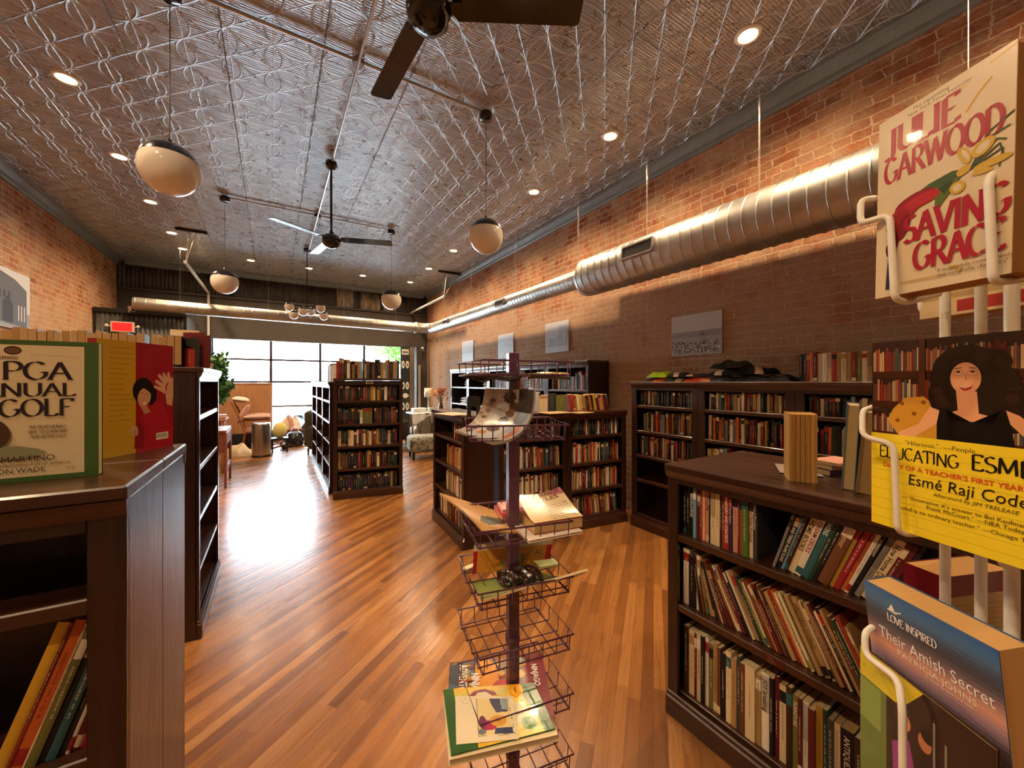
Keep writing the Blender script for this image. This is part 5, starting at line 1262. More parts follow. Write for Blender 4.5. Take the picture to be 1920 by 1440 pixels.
# curved magazine in second basket
A = Art(.2, .27); A.rect(0, 1, 0, 1, 'b8b4b0'); A.rect(0, .25, 0, 1, 'a89c94'); A.poly([(.3, 0), (.75, 0), (.7, 1), (.35, 1)], 'c4c4c8')
for k in range(14): A.ell(.04+.18*rg.random(), .1+.8*k/14, .06, .04, rg.choice(['8a6a58', '5a4a44', 'b89c88', '3a3434']), 10)
for (x, y, r_, c) in [(.55, .90, .12, '2a2424'), (.66, .78, .10, '4a3430'), (.56, .55, .10, '3a2c2a'), (.5, .36, .12, '6a5a54'), (.42, .2, .10, 'c08a50'), (.62, .68, .09, '7a5a50')]: A.ell(x, y, r_, r_*.9, c, 16)
A.rect(.74, .98, .35, .72, '9aa8c0'); A.rect(.84, .95, .20, .50, 'b87a68'); A.rect(.72, 1.0, .72, 1.0, '3c3838'); A.line([(.3, .05), (.34, .95)], .003, 'd8d8dc')
def qb(a, c, e, t): return a*(1-t)**2+c*2*t*(1-t)+e*t*t
La, Lc, Le = P3(852, 806, 1.20), P3(903, 800, 1.18), P3(909, 728, 1.22); Ra, Rc, Re = P3(925, 829, 1.03), P3(1003, 826, 1.04), P3(1001, 731, 1.08)
sheet('magazine', 'glossy magazine in clear wrap curling upright in the second basket', 'magazine', A, lambda u, v: qb(La, Lc, Le, v)*(1-u)+qb(Ra, Rc, Re, v)*u, 40, 50, 'b8b4b0', .008, 'a8a29a')
# third basket, left magazine and stacked puzzle books
A = Art(.2, .27); A.rect(0, 1, 0, 1, 'bf9058'); A.poly([(.15, .30), (.35, .50), (.55, .40), (.80, .62), (.9, .50), (.7, .32), (.5, .26), (.3, .2)], '2e2c26'); A.ell(.45, .42, .2, .10, '3a3a30', 16); A.ell(.62, .5, .16, .08, '4a4636', 16)
A.text('HARVEST', .2, .08, .018, '8a4a28')
La, Lc, Le = P3(904, 995, 1.10), P3(880, 962, 1.16), P3(825, 924, 1.24); Ra, Rc, Re = P3(996, 998, 1.12), P3(962, 985, 1.16), P3(924, 955, 1.26)
sheet('magazine', 'tan magazine with dark photo curling over left edge of third basket', 'magazine', A, lambda u, v: qb(La, Lc, Le, v)*(1-u)+qb(Ra, Rc, Re, v)*u, 30, 40, 'bf9058', .006, 'c8a878')
def slab(name, label, cat, pts, z0, z1, col, page, group=None, cover_t=.0015):
    """book lying flat; pts four world points seen from above"""
    o = sum((Vector((p[0], p[1], 0)) for p in pts), Vector())/4; r = thing(name, label, cat, (o.x, o.y, z0), group=group)
    q = [(p[0]-o.x, p[1]-o.y) for p in pts]
    if (q[1][0]-q[0][0])*(q[2][1]-q[1][1])-(q[1][1]-q[0][1])*(q[2][0]-q[1][0]) < 0: q = q[::-1]
    q2 = [(x*.985, y*.985) for x, y in q]; h = z1-z0
    b = MB(); b.prism(q[::-1], 'z', 0, cover_t, hx(col)); b.prism(q[::-1], 'z', h-cover_t, h, hx(col)); b.build('cover', PAINT, r)
    b = MB(); b.prism(q2[::-1], 'z', cover_t, h-cover_t, hx(page)); b.build('page_block', PAGES, r); return r
zf = BZ[2]-.041
def cwz(xr, d): return cw(xr, d, 0)
slab('book', 'large white puzzle book at the bottom of the third basket pile', 'book', [cwz(.045, 1.03), cwz(.20, 1.10), cwz(.14, 1.26), cwz(-.015, 1.20)], zf, zf+.008, 'd8ccc4', 'd0b890')
slab('book', 'red paperback in the middle of the third basket pile', 'book', [cwz(-.03, 1.18), cwz(.10, 1.22), cwz(.05, 1.32), cwz(-.06, 1.28)], zf+.008, zf+.022, 'b01c30', 'e0a0a0')
slab('book', 'pink edged paperback on the red one in the third basket', 'book', [cwz(-.03, 1.20), cwz(.08, 1.23), cwz(.04, 1.32), cwz(-.05, 1.29)], zf+.022, zf+.034, 'e0a8a0', 'e8c8c0')
base4 = [cwz(.062, 1.065), cwz(.205, 1.125), cwz(.155, 1.265), cwz(.012, 1.20)]
slab('book', 'thick word puzzle book with curled cover in the third basket', 'book', base4, zf+.009, zf+.040, 'a83028', 'c8a878')
A = Art(.15, .2); A.rect(0, 1, 0, 1, 'd8c090'); A.poly([(0, .86), (1, .86), (1, 1), (0, 1)], 'c08a50'); A.poly([(0, .66), (.4, .66), (.4, .86), (0, .86)], 'd0a468'); A.ell(.18, .56, .14, .09, 'b07c48', 16); A.ell(.18, .56, .09, .05, '8a5a34', 16)
A.text('WORD SEARCH', .05, .885, .030, '5a2c20', bold=.02, maxw=.13); A.text('PUZZLES', .06, .73, .030, '6a3a28', bold=.02); A.poly([(.7, .86), (1, .80), (1, 1), (.75, 1)], 'b06878')
for j in range(7):
    for i in range(8): A.text('WXSAREOTLNCD'[(i*5+j*3) % 12], .40+.07*i, .05+.08*j, .0115, '4a3c28')
c = [Vector((p.x, p.y, zf+.042)) for p in base4]
sheet('book_cover_flap', 'loose printed cover curling up from the word puzzle book', 'paper', A, patch(c[0], c[1], c[2], c[3], 0, lambda u, v: .045*max(0, v-.15)**1.2*(1-u*.3)+.05*max(0, u-.45)**1.5*v), 30, 36, 'd8c090', .001, 'e8dcc0')
# fourth basket
zf = BZ[3]-.042
A = Art(.25, .13); A.rect(0, 1, 0, .78, 'c8862c'); A.rect(0, 1, .78, 1, 'cbbfa4'); A.rect(0, .05, 0, .76, 'a81c20'); A.rect(.94, 1, 0, .74, 'b81c24'); A.rect(.52, .66, .18, .52, 'a89878')
for k in range(6): A.rect(.53+.022*k, .537+.022*k, .2, .5, '6a5a48')
A.text('AL', .78, .42, .035, '5a5a48', sx=.8); A.rect(.35, .45, .1, .4, 'a88a58')
sheet('magazine', 'orange and red magazine standing at the back of fourth basket', 'magazine', A, patch(P3(886, 1077, 1.20), P3(1029, 1058, 1.22), P3(1037, 1008, 1.24), P3(889, 1021, 1.22), 0), 60, 30, 'c8862c', .004, 'c8b898')
slab('paper_card', 'small cream card lying at the left of the fourth basket', 'card', [px(867, 1053, 1.22), px(888, 1049, 1.25), px(890, 1058, 1.23), px(872, 1066, 1.20)], zf+.002, zf+.005, 'e8dcb8', 'e8dcb8')
A = Art(.25, .19); A.rect(0, 1, 0, 1, '7c9048'); A.rect(0, .4, .2, .9, '90a458'); A.poly([(.1, 0), (.4, 0), (.35, .3), (.1, .25)], 'a8b470'); A.ell(.7, .6, .1, .1, 'b8c0a0', 14); A.rect(0, 1, 0, .06, '486038')
La, Lc, Le = P3(900, 1124, 1.01), P3(905, 1120, 1.05), P3(880, 1090, 1.16); Ra, Rc, Re = P3(1101, 1066, 1.10), P3(1060, 1095, 1.14), P3(1010, 1070, 1.26)
sheet('magazine', 'green magazine bowed across the front of the fourth basket', 'magazine', A, lambda u, v: qb(La, Lc, Le, v)*(1-u)+qb(Ra, Rc, Re, v)*u, 40, 30, '7c9048', .006, 'd8c49c')
t = thing('wrapped_packet', 'dark crumpled packet in clear wrap in the fourth basket', 'packet', px(975, 1082, 1.13)); b = MB(); rg = random.Random(7)
b.grid(lambda u, v: ((u-.5)*.13, (v-.5)*.08, .028*math.sin(PI*u)**.5*math.sin(PI*v)**.5+.006*math.sin(17*u+9*v)), 26, 18, lambda u, v: hx(rg.choice(['1c1410', '2e1e16', '48301e', '3a1614', '141414'])), M=Matrix.Rotation(rad(-20), 4, 'Z')); b.build('packet_body', GLOSSP, t)
slab('paper_card', 'pale green leaflet lying behind the dark packet in fourth basket', 'card', [px(1000, 1072, 1.2), px(1040, 1064, 1.22), px(1048, 1076, 1.18), px(1012, 1082, 1.16)], zf+.03, zf+.034, 'c0c890', 'c0c890')
# sixth basket comic
zf = BZ[5]-.041
A = Art(.27, .205); A.rect(0, 1, 0, 1, '6a5040'); A.rect(.78, 1, 0, 1, '7a1018')
for k in range(90): A.ell(rg.random()*.78, rg.random(), rg.uniform(.02, .08), rg.uniform(.02, .07), rg.choice(['b8882c', 'c8702c', '8a4a2c', '5a6a7a', '3a3a44', 'a89878', 'd0a04a', '982820', '6a7a6a']), 10)
A.ell(.38, .62, .13, .3, 'd08a2c', 18); A.ell(.55, .42, .12, .14, 'a82820', 16); A.poly([(.0, .9), (.12, 1), (.1, .5), (.02, .55)], '4a5058')
sheet('comic_book', 'comic book with dark red spine band in the sixth basket', 'comic', A, patch(P3(838, 1342, 1.08), P3(1042, 1349, 1.055), P3(1015, 1227, 1.30), P3(843, 1242, 1.27), .0, lambda u, v: .01*max(0, u-.8)*5*v), 80, 60, '6a5040', .004)
tb = MB(); f0 = patch(P3(838, 1342, 1.08), P3(1042, 1349, 1.055), P3(1015, 1227, 1.30), P3(843, 1242, 1.27))
cm = bpy.data.objects['comic_book']; oo = Vector(cm.location)
put_text(tb, 'NINJAGO', lambda u, v: f0(.86+v, 1-.22-u)-oo+Vector((0, 0, .0115)), (0, 0), .085, hx('e8dcd8'), .02, .62)
tb.build('lettering', PAINT, cm); tb = MB()
put_text(tb, 'NINJA', lambda u, v: f0(.235+v, .72-u)-oo+Vector((0, 0, .0035)), (0, 0), .11, hx('e8e4dc'), .03, .5)
tb.build('lettering', PAINT, cm); tb = MB()
put_text(tb, 'ADVENTURES', lambda u, v: f0(.11+v, .90-u)-oo+Vector((0, 0, .0035)), (0, 0), .11, hx('e8e4dc'), .03, 1.0)
tb.build('lettering', PAINT, cm)
# green colouring book and the coloured sheet on it
A = Art(.27, .20); A.rect(0, 1, 0, 1, 'd8b02c'); A.rect(0, .11, 0, 1, '2c5a1c'); A.poly([(.80, 1), (1, 1), (1, 0), (.90, 0), (.86, .4)], '2c5a1c'); A.rect(.12, .80, .80, .92, 'c8b848'); A.poly([(.55, .1), (.9, .05), (.86, .5), (.80, .85), (.66, .85)], 'e0c058'); A.rect(.09, .25, 0, .12, '2c5a1c')
A.poly([(.24, .80), (.32, .92), (.44, .95), (.54, .88), (.56, .80)], '7a1430'); A.poly([(.30, .80), (.36, .88), (.44, .89), (.50, .80)], 'd8c4a0')
A.ell(.775, .86, .075, .115, 'd88a1c', 20, -20); A.ell(.775, .86, .06, .09, 'e8a82c', 20, -20); A.rect(.60, .82, .25, .62, 'dcd4b4'); A.ell(.78, .2, .075, .09, '4c7a28', 20)
for k in range(4): A.line([(.74, .15+.03*k), (.82, .16+.03*k)], .0012, 'a8c890')
c = (P3(846, 1420, .915), P3(1041, 1377, .985), P3(1001, 1288, 1.135), P3(831, 1301, 1.11))
up = lambda q, dz: Vector((q[0], q[1], dz))
zc = .622
c = tuple(up(q, zc) for q in c)
sheet('colouring_book', 'green and yellow colouring book lying across the lower baskets', 'colouring book', A, patch(*c), 100, 70, 'd8b02c', .003, '2c5a1c')
slab('paper_pad', 'thick white pad of pages under the green colouring book', 'paper pad', [c[0]+cw(-.004, -.008, 0), c[1]+cw(.006, -.012, 0), c[2], c[3]], zc-.020, zc-.0045, 'd8c8a4', 'd8c8a4')
tb = MB(); cb = bpy.data.objects['colouring_book']; oo = Vector(cb.location); f0 = patch(*c)
put_text(tb, 'Crayola', lambda u, v: f0(.755+v, .93-u)-oo+Vector((0, 0, .0008)), (0, 0), .035, hx('3a4a1c'), .02, .14); tb.build('lettering', PAINT, cb)
A = Art(.2, .2); A.rect(0, 1, 0, 1, 'e0d2b4'); 
for s_, a, e in ((.09, 72, 5),): 
    pts = [(.17+s_*(1 if k % 2 == 0 else .45)*math.cos(rad(90+36*k)), .88+s_*(1 if k % 2 == 0 else .45)*math.sin(rad(90+36*k))) for k in range(11)]; A.line(pts, .0012, 'a8a090')
A.text('a day in the garden', .32, .25, .006, '4a4238'); A.line([(.36, .12), (.95, .10), (.90, .95), (.36, .95), (.36, .12)], .0012, '6a6458')
A.rect(.37, .91, .13, .94, 'dcc890'); A.poly([(.58, .94), (.90, .94), (.88, .62), (.68, .60), (.60, .82)], '4a4c66'); A.poly([(.76, .94), (.90, .94), (.88, .66), (.78, .68)], '98a4b0'); A.ell(.54, .33, .14, .11, 'b02858', 16); A.ell(.44, .4, .06, .14, '6a2850', 14); A.ell(.70, .42, .14, .13, 'd09848', 16); A.ell(.70, .44, .05, .05, 'b07838', 12); A.poly([(.62, .14), (.93, .12), (.92, .26), (.64, .26)], '3c4668'); A.ell(.42, .2, .07, .06, '6a7078', 12)
c2_ = (P3(855.5, 1404, .94), P3(973, 1393, .955), P3(962, 1318, 1.085), P3(853.5, 1318, 1.085)); c2_ = tuple(up(q, zc+.0012) for q in c2_)
sheet('coloured_drawing', 'white sheet with a coloured-in picture lying on the colouring book', 'drawing', A, patch(*c2_), 90, 80, 'e0d2b4', .0006, 'e0d2b4', PAINT)

# ------------------------------------------------------------------ shirts on the wall bookcases
def shirt(x, y, z, w_, d, h, cols, label, seed, rz=0):
    t = thing('folded_shirt', label, 'shirt', (x, y, z), rad(rz), 'folded shirts on the wall bookcases'); rg = random.Random(seed); ph = [rg.uniform(0, 6) for _ in range(6)]
    def f(u, v):
        X, Y = (u-.5)*w_, (v-.5)*d; e = ((1-abs(2*u-1)**4)*(1-abs(2*v-1)**4))**.5
        return (X*(1+.05*math.sin(5*v+ph[0])), Y*(1+.06*math.sin(6*u+ph[1])), max(.001, e*h*(.82+.13*math.sin(7*u+ph[2])*math.sin(5*v+ph[3])+.10*math.sin(13*u+ph[4]+4*v))))
    def cf(u, v):
        k = int((u+.18*math.sin(5*v+ph[5]))*len(cols)); return hx(cols[max(0, min(len(cols)-1, k))])
    b = MB(); b.grid(f, 30, 20, cf); b.grid(lambda u, v: ((u-.5)*w_*.98, (.5-v)*d*.98, .0005), 1, 1, None, hx(cols[0])); b.build('cloth', CLOTHP, t); return t
CLOTHP = m_paint('cotton_cloth', .9, .2)
yy = 2.66
SH = [(2.70, .25, .03, ['303840', '303840', 'e05a20', 'e05a20'], 'orange and charcoal folded shirt at left end, under the lime green one', 0), (2.68, .22, .045, ['a8b8a0', 'a8d020', 'a8d020', 'b8dc30'], 'lime green folded shirt on top at the left end of the row', .03),
      (2.46, .24, .035, ['303030', 'c8a888', '242424'], 'black folded shirt with tan panel, second along from the lime one', 0), (2.44, .2, .035, ['242424', '3a3838', 'c8a484', '1c1c20'], 'black and tan shirt folded on top of the second pile', .032),
      (2.22, .26, .035, ['242424', 'e04820', 'e04820', 'c88060'], 'orange-red and black folded shirt in the middle of the row', 0), (2.24, .2, .02, ['c8a080', '302c2c', '3a3434'], 'dark folded shirt with pale edge over the orange-red one', .034),
      (1.96, .26, .04, ['3a3c48', '26262c', '202026'], 'navy folded shirt at the bottom of the tall dark pile', 0), (1.95, .26, .045, ['18181a', '242428', 'c8b8a8', '1c1c20', '141418'], 'black folded shirt with a white label, middle of the dark pile', .038), (1.93, .24, .05, ['141416', '1c1c20', '141416', '303030'], 'black folded shirt topping the tall dark pile', .08),
      (1.70, .24, .045, ['202024', '2c2c30', '303034'], 'charcoal folded shirt beside the row of standing books', 0), (1.72, .22, .05, ['141416', '1c1c20', 'a88c78', '141416'], 'black shirt with tan stripe folded on the charcoal one', .042), (1.52, .18, .04, ['2c2c30', '303034'], 'grey folded shirt tucked against the standing books', 0)]
for i, (y, w_, h, c, lb, dz) in enumerate(SH): shirt(WX+.16, (y-1.5)*.93+1.46, 1.5+dz*1.45, w_*1.12, .24, h*1.5, c, lb, i, -90+random.Random(i).uniform(-8, 8))

M = bm(II.x, II.y, -10.4)
b = MB(); b.bbox(-.045, .045, -.006, 0, 0, .034, .004, hx('c8b088')); b.box(-.032, .032, -.0065, -.006, .008, .026, hx('2a1812')); o = b.build('label_holder', PAINT); o.matrix_world = M @ Matrix.Translation((.43, -.0005, 1.475)); tag(o, 'small brass label holder on the top rail of the island end bookcase', 'label holder')
# ------------------------------------------------------------------ things on the centre counter
def counter(a, bb): p = Vector((1.45, 3.15))+cd*a+nn*bb; return p
p = px(888, 768, 3.35)
t = thing('bookend', 'black arched metal bookend on the aisle end of the centre counter', 'bookend', (p.x, p.y, 1.2), rad(-31.5))
b = MB(); P = [(-.058, 0), (-.058, .16), (-.045, .178), (.045, .178), (.058, .16), (.058, 0), (.022, 0), (.022, .075), (.010, .088), (-.010, .088), (-.022, .075), (-.022, 0)]; n = 12
for y, fl in ((0, 0), (.003, 1)):
    vs = [(q[0], y, q[1]) for q in P]; fs = [(0, 1, 10, 11), (1, 2, 9, 10), (2, 3, 8, 9), (3, 4, 7, 8), (4, 5, 6, 7)]; b.add(vs, [f[::-1] if fl else f for f in fs], (.01, .01, .01))
b.add([(q[0], 0, q[1]) for q in P]+[(q[0], .003, q[1]) for q in P], [(i, (i+1) % n, n+(i+1) % n, n+i) for i in range(n)], (.01, .01, .01)); b.build('plate', BLACKM, t)
b = MB(); b.bbox(-.02, .02, 0, .12, 0, .002, .0005); b.build('base_tongue', BLACKM, t)
for k, (u, d, w_, dd, rz, c, lb) in enumerate([(850, 3.6, .22, .30, 10, 'd8c4a0', 'cream open leaflet lying at the aisle end of the counter'), (915, 3.45, .20, .28, -20, 'cbb48c', 'tan leaflet lying behind the black bookend'), (1040, 3.75, .28, .21, 0, 'c8a878', 'flat tan brochure in front of the display books'), (1090, 3.75, .2, .15, 5, 'b89870', 'small flat brochure on the counter beside the tan one')]):
    p = px(u, 766, d); b = MB(); b.bbox(-w_/2, w_/2, -dd/2, dd/2, 0, .006, .001, hx(c)); o = b.build('brochure', PAINT, loc=(p.x, p.y, 1.2005)); o.rotation_euler = (0, 0, rad(rz)); tag(o, lb, 'brochure')
for i, (y, z, lb) in enumerate([(4.6, 1.06, 'second shelf, near end'), (4.62, 1.40, 'top shelf, near end'), (6.9, 1.40, 'top shelf, far end'), (7.1, 1.06, 'second shelf, far end'), (7.2, .74, 'third shelf, far end'), (6.1, 1.40, 'top shelf, middle case')]):
    for k in range(3): shirt(3.25+.17, y+.2, z+.045*k, .26, .24, .045, ['d8d4d0', 'e0dcd8', 'c8c8cc'], 'white folded shirt on the window wall bookcase %s, %s' % (lb, ('bottom', 'middle', 'top')[k]), 40+i*3+k, 90)

# ------------------------------------------------------------------ rear of the shop
def boxthing(name, label, cat, loc, rz, parts, group=None):
    t = thing(name, label, cat, loc, rad(rz), group)
    for nm, m, boxes in parts:
        b = MB()
        for q in boxes: b.bbox(*q[:6], q[6] if len(q) > 6 else .004, q[7] if len(q) > 7 else (.5, .5, .5))
        b.build(nm, m, t)
    return t
boxthing('side_desk', 'reddish wooden desk by the aisle with slab legs', 'desk', (-1.55, 6.78, 0), 0, [
    ('desk_top', DESK, [(0, .98, .0, .74, .78, .815)]), ('leg', DESK, [(.955, .985, 0, .10, 0, .78)]), ('leg', DESK, [(.955, .985, .66, .76, 0, .78)]), ('leg', DESK, [(0, .03, 0, .76, 0, .78)]), ('apron', DESK, [(.03, .955, .02, .04, .50, .78)]), ('rail', DESK, [(.96, .98, .10, .66, .60, .78)]), ('stretcher', DESK, [(.96, .98, .10, .66, .22, .30)])])
for k, (x, y, s_, lb) in enumerate([(-.85, 7.0, .10, 'near right'), (-1.0, 7.2, .13, 'far left'), (-.75, 7.25, .08, 'far right')]):
    boxthing('storage_box', 'small white box on the reddish desk, %s' % lb, 'box', (x, y, .8155), 10*k, [('box_body', PAINT, [(-s_/2, s_/2, -s_/2, s_/2, 0, .13+.03*k, .004, hx('d8d4d0'))]), ('lid', PAINT, [(-s_/2-.003, s_/2+.003, -s_/2-.003, s_/2+.003, .13+.03*k, .145+.03*k, .004, hx('b8b4b8'))])], 'boxes on the desk')
t = thing('trash_can', 'brushed steel cylindrical trash can with black foot', 'trash can', (-.213, 9.33, 0))
b = MB(); b.lathe([(.163, .03), (.165, .04), (.165, .62), (.16, .65)], 40); b.build('body', STEEL, t)
b = MB(); b.lathe([(.001, 0), (.168, 0), (.17, .03), (.165, .04)], 40); b.bbox(-.05, .05, -.2, -.16, 0, .02, .004); b.build('foot', BLACKM, t)
b = MB(); b.lathe([(.162, .65), (.155, .675), (.09, .68), (.085, .66), (.001, .66)], 40); b.build('lid', STEEL, t)
boxthing('wooden_divider', 'tan wooden board divider standing before the shop window', 'divider', (-1.1, 10.6, 0), 0, [('board', TAN, [(0, 1.06, 0, .03, .34, 1.44)]), ('top_rail', TAN, [(-.01, 1.07, -.01, .04, 1.44, 1.475)]), ('base', BLACKM, [(0, 1.06, -.12, .15, 0, .34)])])
# rocking chair with cushions
t = thing('rocking_chair', 'wooden rocking chair with pink-tan cushions turned to the right', 'rocking chair', (-.32, 10.1, 0), rad(0))
def cush(nm, cx, cy, cz, sx, sy, sz, col, tilt=0):
    b = MB(); M = Matrix.Translation((cx, cy, cz)) @ Matrix.Rotation(rad(tilt), 4, 'Y')
    def f(u, v, s): e = ((1-abs(2*u-1)**3)*(1-abs(2*v-1)**3))**.5; return ((u-.5)*sx, (v-.5)*sy, s*sz/2*e)
    b.grid(lambda u, v: f(u, v, 1), 14, 12, None, hx(col), M=M); b.grid(lambda u, v: f(1-u, v, -1), 14, 12, None, hx(col), M=M); return b.build(nm, CLOTHP, t)
b = MB()
for y in (-.27, .27):
    b.tube([(-.42, y, 1.08), (-.30, y, .80), (-.18, y, .42)], .018, 8, hx('9a5a34'))
for k in range(5): b.tube([(-.40+.05*k, -.27, 1.04-.12*k), (-.40+.05*k, .27, 1.04-.12*k)], .012, 6, hx('9a5a34'))
b.build('backrest', PAINT, t)
for y in (-.27, .27):
    b = MB(); b.tube([(-.30, y, .70), (.24, y, .70)], .022, 8, hx('8a4a2c')); b.tube([(.22, y, .70), (.20, y, .12)], .016, 8, hx('8a4a2c')); b.build('armrest', PAINT, t)
    b = MB(); b.tube([(-.5+.1*k, y, .02+.10*((k-5)/5)**2+.01) for k in range(11)], .018, 8, hx('8a4a2c')); b.tube([(-.2, y, .42), (-.24, y, .04)], .016, 8, hx('8a4a2c')); b.build('rocker', PAINT, t)
cush('seat_cushion', .02, 0, .46, .5, .52, .12, 'c09080'); cush('back_cushion', -.24, 0, .82, .44, .5, .12, 'c49886', -62); cush('head_cushion', -.28, 0, 1.12, .30, .40, .12, 'c8b8a8', 10)
cush('arm_cushion', .02, -.27, .76, .5, .12, .09, 'c4a090'); cush('arm_cushion', .02, .27, .76, .5, .12, .09, 'c4a090')
# window display: blankets, bags, shoes
def heap(name, label, cat, loc, w_, d, h, cols, seed, rz=0):
    t = thing(name, label, cat, loc, rad(rz)); rg = random.Random(seed); ph = [rg.uniform(0, 6) for _ in range(5)]
    def f(u, v):
        e = max(0, 1-((2*u-1)**2)**1.3)**.6*max(0, 1-((2*v-1)**2)**1.3)**.6
        return ((u-.5)*w_, (v-.5)*d, e*h*(.8+.2*math.sin(6*u+ph[0])*math.cos(5*v+ph[1])+.1*math.sin(15*u+ph[2]+3*v)))
    def cf(u, v): return hx(cols[int((u*len(cols)+.5*math.sin(6*v+ph[3]))) % len(cols)])
    b = MB(); b.grid(f, 30, 20, cf); b.grid(lambda u, v: ((.5-u)*w_*.9, (v-.5)*d*.9, .001), 1, 1, None, hx(cols[0])); b.build('cloth', CLOTHP, t); return t
boxthing('display_bench', 'low dark bench under the shop window carrying blankets', 'bench', (.10, 10.75, 0), 0, [('bench_top', DESK, [(0, 1.5, 0, .55, .32, .36)]), ('leg', DESK, [(0.02, .08, .05, .5, 0, .32)]), ('leg', DESK, [(1.42, 1.48, .05, .5, 0, .32)])])
heap('blanket', 'dark blue-black blanket heaped on the bench by the window', 'blanket', (1.06, 11.0, .36), .95, .5, .26, ['22222c', '2c3040', '1c1c24', '30343c'], 1)
heap('blanket', 'tan and pink blanket heaped beside the rocking chair', 'blanket', (.34, 11.0, .36), .48, .5, .36, ['c8a088', 'd8b8a0', 'b88870', 'd8c8b8'], 2)
t = thing('tote_bag', 'shiny black bag with handles on floor by the window', 'bag', (.42, 10.45, 0)); b = MB()
b.lathe([(.001, 0), (.17, 0), (.20, .05), (.19, .2), (.15, .3), (.11, .33), (.001, .31)], 20, col=(.015, .015, .02)); b.build('bag_body', GLOSSP, t)
for y in (-.06, .06):
    b = MB(); b.tube([(-.08, y, .32), (-.06, y, .41), (0, y, .44), (.06, y, .41), (.08, y, .32)], .008, 8, (.6, .6, .62)); b.build('handle', PAINT, t)
t = thing('plush_pillow', 'pale yellow round pillow standing right of the trash can', 'pillow', (.11, 9.75, .30)); b = MB(); b.ball((0, 0, .16), .17, 20, 14, hx('d8c878'), (.8, .6, 1)); b.build('pillow_body', CLOTHP, t)
boxthing('side_stool', 'small black stool under the yellow pillow', 'stool', (.11, 9.75, 0), 0, [('stool_seat', BLACKM, [(-.16, .16, -.14, .14, .27, .30)]), ('leg', BLACKM, [(-.15, -.12, -.12, -.09, 0, .27)]), ('leg', BLACKM, [(.12, .15, -.12, -.09, 0, .27)]), ('leg', BLACKM, [(-.15, -.12, .09, .12, 0, .27)]), ('leg', BLACKM, [(.12, .15, .09, .12, 0, .27)])])
heap('blanket', 'cream fleece rolled on the floor left of the trash can', 'blanket', (-.62, 9.7, 0), .5, .4, .24, ['d8c4a8', 'c8b090', 'e0d0b8'], 4)
for k, (x, y, c, lb) in enumerate([(.30, 10.15, '3a2a22', 'left'), (.70, 10.3, '2a2426', 'right'), (.22, 10.0, '4a3428', 'front')]):
    t = thing('shoe', 'dark shoe on the floor by the window, %s one' % lb, 'shoe', (x, y, 0), rad(30*k), 'shoes by the window'); b = MB()
    b.ball((0, 0, .045), .05, 14, 8, hx(c), (2.4, 1, .85)); b.ball((-.06, 0, .07), .042, 12, 8, hx(c), (1.2, 1, 1)); b.build('upper', CLOTHP, t); b = MB(); b.bbox(-.115, .12, -.045, .045, 0, .014, .01, hx('8a8078')); b.build('sole', PAINT, t)
for k in range(4): boxthing('flat_box', 'flat red-brown box in the stack near the armchair, %s' % ('bottom', 'second', 'third', 'top')[k], 'box', (.98-.01*k, 10.15, .055*k), 4*k, [('box_body', PAINT, [(-.14, .14, -.1, .1, 0, .045, .003, hx(['8a3a34', 'a8685c', '6a2c2c', 'b88a80'][k]))]), ('lid', PAINT, [(-.143, .143, -.103, .103, .045, .053, .003, hx('c8a8a0'))])], 'boxes near the armchair')
boxthing('floor_card', 'pale card lying on floor in front of the black bag', 'card', (.75, 10.0, 0), 5, [('card', PAINT, [(-.16, .16, -.1, .1, 0, .004, .001, hx('d8d8d8'))])])
# armchairs
def armchair(label, loc, rz, col):
    t = thing('armchair', label, 'armchair', loc, rad(rz)); c = hx(col); m = CLOTHP
    for nm, q in (('seat', (-.30, .30, -.30, .32, .16, .42)), ('backrest', (-.34, .34, .26, .42, .20, .90)), ('armrest', (-.42, -.30, -.32, .36, .12, .60)), ('armrest', (.30, .42, -.32, .36, .12, .60))):
        b = MB(); b.bbox(*q, .05, c); b.build(nm, m, t, bevel=.02)
    for x in (-.36, .36):
        for y in (-.26, .34): b = MB(); b.tube([(x, y, 0), (x, y, .14)], [.015, .022], 8, hx('2a1a12')); b.build('leg', PAINT, t)
armchair('olive green armchair behind the island on the aisle side', (1.00, 9.25, 0), 80, '4a4230')
armchair('dark patterned armchair at the right rear, by the ornamented door', (2.30, 9.45, 0), 120, '3c3426')
# potted plant on a wooden stand
boxthing('plant_stand', 'wooden stand at left rear under the leafy plant', 'stand', (-1.05, 8.1, 0), 0, [('stand_top', TAN, [(-.3, .38, -.2, .25, .86, .89)]), ('leg', TAN, [(-.28, -.23, -.18, -.13, 0, .86)]), ('leg', TAN, [(.31, .36, -.18, -.13, 0, .86)]), ('leg', TAN, [(-.28, -.23, .18, .23, 0, .86)]), ('leg', TAN, [(.31, .36, .18, .23, 0, .86)]), ('drawer_box', DESK, [(-.27, .35, -.17, .22, .66, .86)])])
for k in range(3): boxthing('magazine', 'flat magazine stacked on the plant stand, %s' % ('bottom', 'middle', 'top')[k], 'magazine', (-.80, 8.02, .891+.022*k), 6*k-4, [('magazine_body', PAINT, [(-.13, .13, -.09, .09, 0, .02, .002, hx(['a8604a', 'd8ccb8', 'b87860'][k]))])], 'magazines on the plant stand')
t = thing('potted_plant', 'tall leafy green potted plant on the wooden stand at left', 'plant', (-.95, 8.22, .891)); b = MB(); b.lathe([(.001, 0), (.07, 0), (.10, .17), (.105, .18), (.09, .18), (.085, .16), (.001, .16)], 20, col=hx('6a4a38')); b.build('pot', PAINT, t)
b = MB(); rg = random.Random(5)
tips = []
